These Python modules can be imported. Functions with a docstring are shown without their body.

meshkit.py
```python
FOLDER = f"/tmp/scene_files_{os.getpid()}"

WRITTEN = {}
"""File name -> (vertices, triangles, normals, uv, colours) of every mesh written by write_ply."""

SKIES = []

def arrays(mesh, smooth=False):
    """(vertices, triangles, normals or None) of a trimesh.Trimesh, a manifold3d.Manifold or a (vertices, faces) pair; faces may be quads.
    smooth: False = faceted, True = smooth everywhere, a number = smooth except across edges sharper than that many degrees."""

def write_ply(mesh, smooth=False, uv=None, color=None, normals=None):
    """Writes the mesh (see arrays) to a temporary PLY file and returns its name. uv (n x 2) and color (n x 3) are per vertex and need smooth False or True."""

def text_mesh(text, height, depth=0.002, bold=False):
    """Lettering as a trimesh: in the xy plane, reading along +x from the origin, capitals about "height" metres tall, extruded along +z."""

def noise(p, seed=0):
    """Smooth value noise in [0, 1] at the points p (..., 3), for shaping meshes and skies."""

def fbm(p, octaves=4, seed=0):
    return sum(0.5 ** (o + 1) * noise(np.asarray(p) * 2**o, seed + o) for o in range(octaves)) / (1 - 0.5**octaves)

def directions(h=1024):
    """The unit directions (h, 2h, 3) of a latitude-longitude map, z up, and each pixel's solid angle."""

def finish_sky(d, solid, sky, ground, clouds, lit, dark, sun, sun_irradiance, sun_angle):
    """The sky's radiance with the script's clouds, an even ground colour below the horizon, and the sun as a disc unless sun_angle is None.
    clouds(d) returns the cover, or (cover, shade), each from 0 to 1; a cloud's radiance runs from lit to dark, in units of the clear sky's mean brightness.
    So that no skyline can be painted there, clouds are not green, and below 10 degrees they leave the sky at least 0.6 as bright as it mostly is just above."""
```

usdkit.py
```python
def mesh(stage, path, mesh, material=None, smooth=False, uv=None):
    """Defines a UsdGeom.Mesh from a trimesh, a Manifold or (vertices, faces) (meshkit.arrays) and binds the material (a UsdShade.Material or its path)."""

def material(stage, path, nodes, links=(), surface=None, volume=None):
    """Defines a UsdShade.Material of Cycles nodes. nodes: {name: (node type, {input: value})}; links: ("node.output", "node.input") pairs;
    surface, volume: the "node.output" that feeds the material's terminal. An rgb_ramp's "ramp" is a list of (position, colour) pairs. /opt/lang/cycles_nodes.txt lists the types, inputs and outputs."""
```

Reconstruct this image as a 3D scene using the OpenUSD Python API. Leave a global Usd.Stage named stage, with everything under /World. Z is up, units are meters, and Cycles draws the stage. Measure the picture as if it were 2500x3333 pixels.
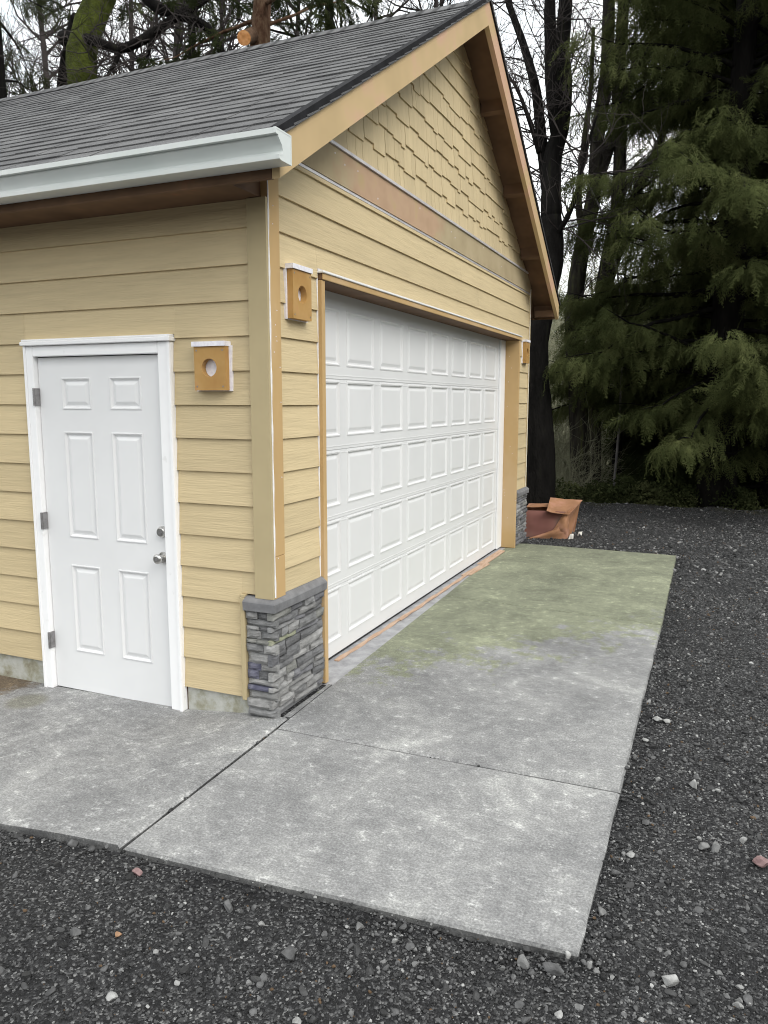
import math, random
import numpy as np, trimesh
import shapely.geometry as sg
import shapely.ops
from scipy.spatial.transform import Rotation as Rot
from pxr import Usd, UsdGeom, UsdLux, UsdShade, Gf, Sdf, Vt
import usdkit, meshkit

stage = Usd.Stage.CreateInMemory()
UsdGeom.SetStageUpAxis(stage, UsdGeom.Tokens.z)
UsdGeom.SetStageMetersPerUnit(stage, 1.0)
UsdGeom.Xform.Define(stage, '/World')
UsdGeom.Scope.Define(stage, '/World/Looks')

# ------------------------------------------------------------------ camera, sky, sun, exposure
EXPOSURE = 0.34
CX, CY, CZ, YAW, PITCH, ROLL, FPX = 2.1616, -3.4843, 1.7115, 1.9766, -.1431, .0011, 2512.7454
C = np.array([CX, CY, CZ])
FW = np.array([math.cos(YAW) * math.cos(PITCH), math.sin(YAW) * math.cos(PITCH), math.sin(PITCH)])
RT = np.array([math.sin(YAW), -math.cos(YAW), 0.]); UP = np.cross(RT, FW)
RT, UP = math.cos(ROLL) * RT + math.sin(ROLL) * UP, -math.sin(ROLL) * RT + math.cos(ROLL) * UP
cam = UsdGeom.Camera.Define(stage, '/World/camera')
cam.CreateHorizontalApertureAttr(36.0)
cam.CreateVerticalApertureAttr(48.0)
cam.CreateFocalLengthAttr(36.0 * FPX / 2500)
cam.CreateClippingRangeAttr(Gf.Vec2f(.05, 3000))
cam.CreateExposureAttr(EXPOSURE)
m4 = Gf.Matrix4d(*RT, 0, *UP, 0, *(-FW), 0, *C, 1)
cam.AddTransformOp().Set(m4)

SUN_EL, SUN_AZ = math.radians(42), math.radians(113)     # azimuth of the direction towards the sun, atan2(x, y)
sun_dir = np.array([math.sin(SUN_AZ) * math.cos(SUN_EL), math.cos(SUN_AZ) * math.cos(SUN_EL), math.sin(SUN_EL)])
SKY_STRENGTH, SUN_INTENSITY, SUN_ANGLE, CLOUD = .12, .38, 36.0, 12.5
sky_mat = usdkit.material(stage, '/World/Looks/overcast_sky', {
    'tc': ('texture_coordinate', {}),
    'map': ('mapping', {'scale': (1, 1, 2.2)}),
    'n': ('noise_texture', {'scale': 2.3, 'detail': 5, 'roughness': .55}),
    'r': ('rgb_ramp', {'ramp': [(.30, (.72, .72, .72)), (.62, (1, 1, 1))]}),
    'cl': ('rgb_ramp', {'ramp': [(.28, (.72, .84, .86)), (.46, (.95, .975, .985)), (.7, (1, 1, 1))]}),
    'gain': ('mix_color', {'blend_type': 'multiply', 'fac': 1.0, 'b': (CLOUD, CLOUD, CLOUD), 'use_clamp': False}),
    's': ('sky_texture', {'sky_type': 'single_scattering', 'sun_disc': False, 'sun_elevation': SUN_EL, 'sun_rotation': SUN_AZ}),
    'mx': ('mix_color', {'blend_type': 'mix'}),
    'bg': ('background_shader', {'strength': SKY_STRENGTH})},
    [('tc.generated', 'map.vector'), ('map.vector', 'n.vector'), ('n.fac', 'r.fac'), ('n.fac', 'cl.fac'), ('cl.color', 'gain.a'),
     ('r.color', 'mx.fac'), ('s.color', 'mx.a'), ('gain.result', 'mx.b'), ('mx.result', 'bg.color')], surface='bg.background')
dome = UsdLux.DomeLight.Define(stage, '/World/sky')
UsdShade.MaterialBindingAPI.Apply(dome.GetPrim()).Bind(sky_mat)
sun = UsdLux.DistantLight.Define(stage, '/World/sun')
sun.CreateIntensityAttr(SUN_INTENSITY); sun.CreateAngleAttr(SUN_ANGLE); sun.CreateColorAttr(Gf.Vec3f(1.0, .96, .90))
sun.CreateNormalizeAttr(True)
z_ = sun_dir; x_ = np.cross([0, 0, 1.], z_); x_ /= np.linalg.norm(x_); y_ = np.cross(z_, x_)
sun.AddTransformOp().Set(Gf.Matrix4d(*x_, 0, *y_, 0, *z_, 0, 0, 0, 0, 1))

# ------------------------------------------------------------------ helpers
used = {}
def numbered(parent, name):
    k = used.get((parent, name), -1) + 1
    used[(parent, name)] = k
    return f'{parent}/{name}' if k == 0 else f'{parent}/{name}_{k:03d}'

def meta(prim, label=None, cat=None, group=None, kind=None):
    p = prim.GetPrim() if hasattr(prim, 'GetPrim') else prim
    for k, v in (('label', label), ('category', cat), ('group', group), ('kind', kind)):
        if v: p.SetCustomDataByKey(k, v)
    return p

def thing(name, label=None, cat=None, group=None, kind=None, parent='/World', loc=None):
    path = numbered(parent, name)
    x = UsdGeom.Xform.Define(stage, path)
    if loc is not None: x.AddTranslateOp().Set(Gf.Vec3d(*map(float, loc)))
    meta(x, label, cat, group, kind)
    return path

def obj(name, mesh, mat, parent='/World', smooth=False, label=None, cat=None, group=None, kind=None):
    path = numbered(parent, name)
    m = usdkit.mesh(stage, path, mesh, mat, smooth)
    meta(m, label, cat, group, kind)
    return path

def vf(m):
    if isinstance(m, tuple):
        v, f = np.asarray(m[0], float), np.asarray(m[1], int)
        if f.shape[1] == 4: f = np.vstack([f[:, [0, 1, 2]], f[:, [0, 2, 3]]])
        return v, f
    return np.asarray(m.vertices), np.asarray(m.faces)

def join(parts):
    vs, fs, n = [], [], 0
    for p in parts:
        v, f = vf(p); vs.append(v); fs.append(f + n); n += len(v)
    return np.vstack(vs), np.vstack(fs)

def box(x0, x1, y0, y1, z0, z1, c=.003):
    """a box with chamfered edges"""
    x0, x1 = min(x0, x1), max(x0, x1); y0, y1 = min(y0, y1), max(y0, y1)
    if c <= 0: 
        b = trimesh.creation.box((x1 - x0, y1 - y0, z1 - z0)); b.apply_translation(((x0 + x1) / 2, (y0 + y1) / 2, (z0 + z1) / 2)); return vf(b)
    c = min(c, .3 * (x1 - x0), .3 * (y1 - y0), .3 * (z1 - z0))
    pts = []
    for sx in (0, 1):
        for sy in (0, 1):
            for sz in (0, 1):
                p = [(x1, x0)[sx], (y1, y0)[sy], (z1, z0)[sz]]
                d = [(-c, c)[sx], (-c, c)[sy], (-c, c)[sz]]
                for k in range(3):
                    q = list(p)
                    for j in range(3):
                        if j != k: q[j] += d[j]
                    pts.append(q)
    return vf(trimesh.convex.convex_hull(np.array(pts)))

def extrude(poly, d):
    """shapely polygon(s) (a, b) -> mesh with c from 0 to d"""
    out = []
    for g in getattr(poly, 'geoms', [poly]):
        if g.geom_type == 'Polygon' and g.area > 1e-6:
            out.append(vf(trimesh.creation.extrude_polygon(g, d, engine='earcut')))
    return join(out)

def to_gable(m, x0):      # (a, b, c) -> x = x0 + c, y = a, z = b
    v, f = vf(m); return np.stack([x0 + v[:, 2], v[:, 0], v[:, 1]], 1), f
def to_side(m, y0):       # outward is -y: x = a, z = b, y = y0 - c
    v, f = vf(m); return np.stack([v[:, 0], y0 - v[:, 2], v[:, 1]], 1), f

def rect(a0, b0, a1, b1): return sg.box(min(a0, a1), min(b0, b1), max(a0, a1), max(b0, b1))

def tube(pts, rad, sides=6, cap=True):
    pts = np.asarray(pts, float); n = len(pts); rad = np.broadcast_to(rad, n)
    t = np.gradient(pts, axis=0); t /= np.linalg.norm(t, axis=1, keepdims=True) + 1e-12
    ref = np.array([0, 0, 1.]) if abs(t[0, 2]) < .9 else np.array([1., 0, 0])
    a = np.cross(t, ref); a /= np.linalg.norm(a, axis=1, keepdims=True) + 1e-12
    b = np.cross(t, a)
    ang = np.arange(sides) * 2 * np.pi / sides
    v = pts[:, None] + rad[:, None, None] * (np.cos(ang)[None, :, None] * a[:, None] + np.sin(ang)[None, :, None] * b[:, None])
    v = v.reshape(-1, 3)
    i, j = np.meshgrid(np.arange(n - 1), np.arange(sides), indexing='ij'); i, j = i.ravel(), j.ravel(); k = (j + 1) % sides
    f = np.vstack([np.stack([i * sides + j, i * sides + k, (i + 1) * sides + k], 1), np.stack([i * sides + j, (i + 1) * sides + k, (i + 1) * sides + j], 1)])
    if cap:
        v = np.vstack([v, pts[0], pts[-1]]); q = np.arange(sides); r = (q + 1) % sides
        f = np.vstack([f, np.stack([np.full(sides, n * sides), r, q], 1), np.stack([np.full(sides, n * sides + 1), (n - 1) * sides + q, (n - 1) * sides + r], 1)])
    return v, f

def cyl(p, axis, r, d, sides=24):
    p = np.array(p, float); axis = np.array(axis, float)
    return tube([p, p + axis * d], r, sides)

def lathe(p, axis, prof, sides=24):
    """prof: (distance along axis, radius)"""
    p = np.array(p, float); axis = np.array(axis, float)
    return tube_fixed(p, axis, prof, sides)
def tube_fixed(p, axis, prof, sides):
    ref = np.array([0, 0, 1.]) if abs(axis[2]) < .9 else np.array([1., 0, 0])
    a = np.cross(axis, ref); a /= np.linalg.norm(a); b = np.cross(axis, a)
    ang = np.arange(sides) * 2 * np.pi / sides
    v = np.vstack([p + d * axis + r * (np.cos(ang)[:, None] * a + np.sin(ang)[:, None] * b) for d, r in prof])
    n = len(prof); i, j = np.meshgrid(np.arange(n - 1), np.arange(sides), indexing='ij'); i, j = i.ravel(), j.ravel(); k = (j + 1) % sides
    f = np.vstack([np.stack([i * sides + j, i * sides + k, (i + 1) * sides + k], 1), np.stack([i * sides + j, (i + 1) * sides + k, (i + 1) * sides + j], 1)])
    return v, f

def instancer(path, protos, pos, quat, scale, idx, label=None, cat=None, kind='stuff'):
    """protos: list of (name, mesh, material)"""
    pi = UsdGeom.PointInstancer.Define(stage, path)
    rel = []
    for n, m, mat in protos:
        p = f'{path}/{n}'; usdkit.mesh(stage, p, m, mat, False); rel.append(Sdf.Path(p))
    pi.CreatePrototypesRel().SetTargets(rel)
    pi.CreatePositionsAttr(Vt.Vec3fArray.FromNumpy(np.asarray(pos, np.float32)))
    q = np.asarray(quat, np.float32)       # x y z w
    pi.CreateOrientationsAttr(Vt.QuathArray([Gf.Quath(float(w), float(x), float(y), float(z)) for x, y, z, w in q]))
    s = np.asarray(scale, np.float32)
    if s.ndim == 1: s = np.repeat(s[:, None], 3, 1)
    pi.CreateScalesAttr(Vt.Vec3fArray.FromNumpy(s))
    pi.CreateProtoIndicesAttr(Vt.IntArray.FromNumpy(np.asarray(idx, np.int32)))
    meta(pi, label, cat, None, kind)
    return pi

# ------------------------------------------------------------------ materials
L = '/World/Looks/'
def surf(name, ramp, scale=8., detail=6., rough=.7, coord='position', mscale=(1, 1, 1), bump=0., bscale=None, bdist=.004, rand=.0, spec=.3, ncontrast=.55, metallic=0., extra_bump=None):
    """noise-coloured principled material; rand: brightness change from object to object"""
    n = {'g': ('geometry', {}), 'tc': ('texture_coordinate', {}), 'm': ('mapping', {'scale': mscale}),
         'n': ('noise_texture', {'scale': scale, 'detail': detail, 'roughness': ncontrast}),
         'r': ('rgb_ramp', {'ramp': ramp}),
         'p': ('principled_bsdf', {'roughness': rough, 'specular_ior_level': spec, 'metallic': metallic})}
    l = [(('g.position' if coord == 'position' else 'tc.object'), 'm.vector'), ('m.vector', 'n.vector'), ('n.fac', 'r.fac')]
    col = 'r.color'
    if rand:
        n['oi'] = ('object_info', {}); n['mr'] = ('map_range', {'from_min': 0, 'from_max': 1, 'to_min': 1 - rand, 'to_max': 1 + rand})
        n['hv'] = ('hsv', {})
        l += [('oi.random', 'mr.value'), ('mr.result', 'hv.value'), (col, 'hv.color')]; col = 'hv.color'
    l.append((col, 'p.base_color'))
    if bump:
        n['bn'] = ('noise_texture', {'scale': bscale or scale * 3, 'detail': 4, 'roughness': .6})
        n['b'] = ('bump', {'strength': bump, 'distance': bdist})
        l += [('m.vector', 'bn.vector'), ('bn.fac', 'b.height'), ('b.normal', 'p.normal')]
    return usdkit.material(stage, L + name, n, l, surface='p.BSDF')

def lin(r, g, b): 
    return tuple(((c / 255 + .055) / 1.055) ** 2.4 if c > 10 else c / 255 / 12.92 for c in (r, g, b))
def mul(c, k): return tuple(k * x for x in c)

SID = (.60, .485, .290)
M = {}
M['siding'] = surf('siding_paint', [(.3, mul(SID, .91)), (.5, mul(SID, .99)), (.72, mul(SID, 1.05))], scale=1.9, mscale=(1.3, 1.3, 20), bump=.8, bscale=5, bdist=.004, rand=.06, rough=.62)
M['shake'] = surf('shake_paint', [(.3, mul(SID, .88)), (.5, mul(SID, .96)), (.72, mul(SID, 1.03))], scale=2.2, mscale=(6, 6, .8), bump=.5, bscale=9, bdist=.004, rand=.05, rough=.65)
TAN = (.50, .335, .155); OLV = (.44, .36, .21); PNK = (.50, .32, .21)
M['trim'] = surf('trim_wood', [(.34, mul(TAN, .92)), (.5, TAN), (.62, (.53, .37, .2))], scale=2.2, mscale=(1, 1, .5), bump=.2, bscale=30, bdist=.002, rand=.04)
M['trim_olive'] = surf('trim_wood_olive', [(.3, mul(OLV, .93)), (.5, OLV), (.7, mul(OLV, 1.07))], scale=3, bump=.2, bscale=30, bdist=.002, rand=.03)
M['frieze'] = usdkit.material(stage, L + 'frieze_wood', {
    'g': ('geometry', {}), 'sx': ('separate_xyz', {}), 'n': ('noise_texture', {'scale': 3.5, 'detail': 6, 'roughness': .6}), 'n2': ('noise_texture', {'scale': 7, 'detail': 5}),
    'r': ('rgb_ramp', {'ramp': [(.32, (.36, .285, .17)), (.5, (.41, .33, .20)), (.7, (.46, .375, .235))]}), 'rp': ('rgb_ramp', {'ramp': [(.3, (.43, .285, .18)), (.55, (.48, .325, .21)), (.7, (.47, .34, .185))]}),
    'd': ('math', {'math_type': 'subtract', 'value2': 1.75}), 'da': ('math', {'math_type': 'absolute'}), 'nm': ('math', {'math_type': 'multiply_add', 'value2': .9}), 'mr': ('map_range', {'from_min': 1.45, 'from_max': 1.2, 'clamp': True}),
    'mx': ('mix_color', {}), 'p': ('principled_bsdf', {'roughness': .7, 'specular_ior_level': .3})},
    [('g.position', 'sx.vector'), ('g.position', 'n.vector'), ('g.position', 'n2.vector'), ('n.fac', 'r.fac'), ('n2.fac', 'rp.fac'), ('sx.y', 'd.value1'), ('d.value', 'da.value1'), ('n.fac', 'nm.value1'), ('da.value', 'nm.value3'),
     ('nm.value', 'mr.value'), ('mr.result', 'mx.fac'), ('r.color', 'mx.a'), ('rp.color', 'mx.b'), ('mx.result', 'p.base_color')], surface='p.BSDF')
M['rake'] = surf('rake_wood', [(.33, (.47, .345, .18)), (.5, (.53, .385, .205)), (.60, (.57, .36, .24)), (.72, (.58, .40, .28))], scale=1.6, detail=3, bump=.15, bscale=40, bdist=.002)
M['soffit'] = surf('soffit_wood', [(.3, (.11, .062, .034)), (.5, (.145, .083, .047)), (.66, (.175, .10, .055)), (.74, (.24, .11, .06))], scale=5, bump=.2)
M['white'] = surf('white_paint', [(.3, (.79, .79, .79)), (.6, (.83, .83, .825)), (.8, (.84, .84, .835))], scale=3, rough=.42, spec=.45)
M['door_white'] = surf('door_white', [(.3, (.72, .722, .722)), (.6, (.755, .757, .757))], scale=2, rough=.38, spec=.45)
M['casing'] = surf('casing_white', [(.18, (.66, .66, .64)), (.34, (.86, .86, .86)), (.8, (.88, .88, .88))], scale=14, detail=8, rough=.5)
M['overhead'] = surf('overhead_white', [(.3, (.70, .705, .705)), (.6, (.735, .737, .735))], scale=1.5, rough=.4, spec=.45, bump=.05, bscale=90, bdist=.001)
M['gutter'] = surf('gutter_metal', [(.3, (.53, .58, .555)), (.6, (.63, .66, .64)), (.8, (.71, .725, .71))], scale=1.2, rough=.33, spec=.6)
M['flash'] = surf('flashing_metal', [(.3, (.55, .52, .54)), (.6, (.74, .71, .72))], scale=6, rough=.35, metallic=.35)
M['caulk'] = surf('caulk', [(.35, (.75, .74, .74)), (.6, (.86, .86, .87))], scale=18, rough=.6)
M['steel'] = surf('brushed_steel', [(.3, (.50, .49, .47)), (.6, (.60, .59, .57))], scale=30, rough=.28, metallic=1.)
M['dark_steel'] = surf('hinge_steel', [(.3, (.22, .21, .21)), (.6, (.34, .33, .33))], scale=30, rough=.45, metallic=.8)
M['black'] = surf('black_edge', [(.3, (.010, .010, .011)), (.6, (.018, .018, .02))], scale=10, rough=.8, spec=.12, bump=.3)
M['rubber'] = surf('rubber_seal', [(.3, (.02, .02, .02)), (.6, (.04, .04, .04))], scale=10, rough=.8)
M['block'] = surf('block_wood', [(.3, (.37, .20, .062)), (.5, (.42, .245, .08)), (.62, (.45, .27, .10)), (.75, (.46, .22, .09))], scale=7, rough=.55, bump=.1, rand=.05)
M['plastic_white'] = surf('plastic_white', [(.35, (.72, .70, .76)), (.6, (.84, .83, .86))], scale=40, rough=.5)
M['foundation'] = surf('foundation_concrete', [(.28, (.16, .13, .085)), (.42, (.30, .29, .22)), (.55, (.42, .42, .38)), (.72, (.50, .50, .47))], scale=7, detail=8, bump=.5, bscale=60, ncontrast=.65)
M['sill'] = surf('sill_concrete', [(.3, (.24, .24, .25)), (.5, (.34, .34, .35)), (.7, (.48, .48, .49))], scale=9, detail=9, bump=.5, bscale=60, ncontrast=.7)
M['cap'] = surf('cap_stone', [(.3, (.13, .13, .135)), (.5, (.18, .18, .185)), (.7, (.23, .23, .235))], scale=12, detail=8, bump=.5, bscale=60, bdist=.004)
M['cedar_strip'] = surf('strip_wood', [(.3, (.40, .25, .16)), (.5, (.50, .34, .24)), (.7, (.56, .42, .31))], scale=6, mscale=(8, 1, 8), bump=.2)
M['cardboard'] = surf('cardboard', [(.3, (.28, .14, .072)), (.5, (.34, .175, .092)), (.62, (.40, .205, .13)), (.74, (.50, .27, .195))], scale=5, detail=3, rough=.8, bump=.15, bscale=40)
M['cardboard_in'] = surf('cardboard_inside', [(.3, (.20, .085, .07)), (.5, (.23, .105, .085)), (.7, (.24, .16, .12))], scale=3, detail=2, rough=.85)
M['tape'] = surf('paper_scrap', [(.3, (.6, .58, .52)), (.6, (.75, .72, .66))], scale=10)
for i, (a, t) in enumerate(((.15, (1, 1, 1.02)), (.22, (1, 1, 1)), (.30, (1, .99, .97)), (.18, (.98, .98, 1.04)), (.26, (1, 1.0, .93)))):
    M[f'stone{i}'] = surf(f'veneer_stone_{"abcde"[i]}', [(.28, mul(t, a * .45)), (.48, mul(t, a * .82)), (.62, mul(t, a * 1.05)), (.78, mul(t, a * 1.5))], scale=14, detail=9, bump=.7, bscale=35, bdist=.008, rand=.18, ncontrast=.68, mscale=(1, 1, 2.2))
M['stone_violet'] = surf('veneer_stone_violet', [(.3, (.055, .055, .085)), (.5, (.09, .09, .13)), (.7, (.15, .15, .19))], scale=14, detail=9, bump=.7, bscale=35, bdist=.008)
M['stone_olive'] = surf('veneer_stone_olive', [(.3, (.15, .155, .11)), (.5, (.26, .27, .19)), (.7, (.34, .34, .27))], scale=14, detail=9, bump=.7, bscale=35, bdist=.008)
M['moss_bark'] = surf('mossy_bark', [(.28, (.012, .014, .004)), (.45, (.035, .042, .009)), (.6, (.062, .075, .014)), (.76, (.10, .115, .028))], scale=3.2, detail=9, ncontrast=.7, bump=1., bscale=14, bdist=.05, rough=.95, spec=.1)
M['dark_bark'] = surf('dark_bark', [(.3, (.014, .012, .010)), (.48, (.030, .027, .022)), (.58, (.048, .046, .030)), (.68, (.07, .076, .026))], scale=3, mscale=(3, 3, .6), detail=8, bump=1., bscale=9, bdist=.04, rough=.95, spec=.1)
M['black_bark'] = surf('wet_black_bark', [(.3, (.006, .0055, .005)), (.6, (.013, .012, .011)), (.76, (.020, .021, .012))], scale=3, mscale=(3, 3, .6), detail=8, bump=1., bscale=9, bdist=.05, rough=.95, spec=.08)
M['red_bark'] = surf('fir_bark', [(.3, (.045, .026, .016)), (.45, (.10, .055, .034)), (.55, (.15, .095, .06)), (.7, (.21, .15, .10))], scale=5, mscale=(2.4, 2.4, 1), detail=9, ncontrast=.7, bump=1., bscale=14, bdist=.03, rough=.95, spec=.1)
M['twig'] = surf('bare_twig', [(.3, (.030, .026, .025)), (.6, (.058, .050, .047))], scale=4, rough=.9, spec=.1)
M['pale_twig'] = surf('pale_twig', [(.3, (.13, .135, .085)), (.5, (.21, .21, .14)), (.7, (.29, .28, .20))], scale=1.5, rough=.9, spec=.1)
M['grey_branch'] = surf('grey_branch', [(.3, (.10, .095, .095)), (.6, (.18, .17, .165))], scale=5, rough=.9)
M['fresh_cut'] = surf('fresh_cut_wood', [(.3, (.45, .19, .06)), (.5, (.60, .28, .10)), (.7, (.66, .36, .16))], scale=18, rough=.8)

def leaf_mat(name, dark, mid, light, scale=.8, trans=.3):
    return usdkit.material(stage, L + name, {
        'g': ('geometry', {}), 'n': ('noise_texture', {'scale': scale * 2.2, 'detail': 3, 'roughness': .75}),
        'r': ('rgb_ramp', {'ramp': [(.3, dark), (.5, mid), (.7, light)]}),
        'p': ('diffuse_bsdf', {}), 't': ('translucent_bsdf', {}), 'mx': ('mix_closure', {'fac': trans})},
        [('g.position', 'n.vector'), ('n.fac', 'r.fac'), ('r.color', 'p.color'), ('r.color', 't.color'), ('p.BSDF', 'mx.closure1'), ('t.BSDF', 'mx.closure2')], surface='mx.closure')
M['cedar_leaf'] = leaf_mat('cedar_leaf', (.036, .044, .017), (.080, .094, .036), (.145, .158, .066), .7)
M['dark_leaf'] = leaf_mat('dark_leaf', (.020, .026, .012), (.040, .050, .021), (.07, .082, .034), .7, .2)
M['shrub_leaf'] = leaf_mat('shrub_leaf', (.06, .068, .03), (.10, .112, .05), (.16, .17, .08), .9)
M['far_leaf'] = leaf_mat('far_leaf', (.05, .058, .034), (.085, .095, .055), (.14, .15, .09), .25)

# shingles: grey mineral granules
M['shingle'] = usdkit.material(stage, L + 'asphalt_shingle', {
    'g': ('geometry', {}), 'n': ('noise_texture', {'scale': 260, 'detail': 3, 'roughness': .7}), 'n2': ('noise_texture', {'scale': 4.5, 'detail': 4}),
    'r': ('rgb_ramp', {'ramp': [(.32, (.085, .085, .087)), (.5, (.185, .185, .187)), (.68, (.33, .33, .33))]}),
    'r2': ('rgb_ramp', {'ramp': [(.3, (.70, .70, .71)), (.7, (1.25, 1.25, 1.24))]}),
    'mu': ('mix_color', {'blend_type': 'multiply', 'fac': 1.0, 'use_clamp': False}),
    'mr': ('map_range', {'to_min': .60, 'to_max': 1.34}), 'hv': ('hsv', {}),
    'b': ('bump', {'strength': .6, 'distance': .003}), 'p': ('principled_bsdf', {'roughness': .88, 'specular_ior_level': .3})},
    [('g.position', 'n.vector'), ('g.position', 'n2.vector'), ('n.fac', 'r.fac'), ('n2.fac', 'r2.fac'), ('r.color', 'mu.a'), ('r2.color', 'mu.b'), ('g.random_per_island', 'mr.value'),
     ('mr.result', 'hv.value'), ('mu.result', 'hv.color'), ('hv.color', 'p.base_color'), ('n.fac', 'b.height'), ('b.normal', 'p.normal')], surface='p.BSDF')

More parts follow.
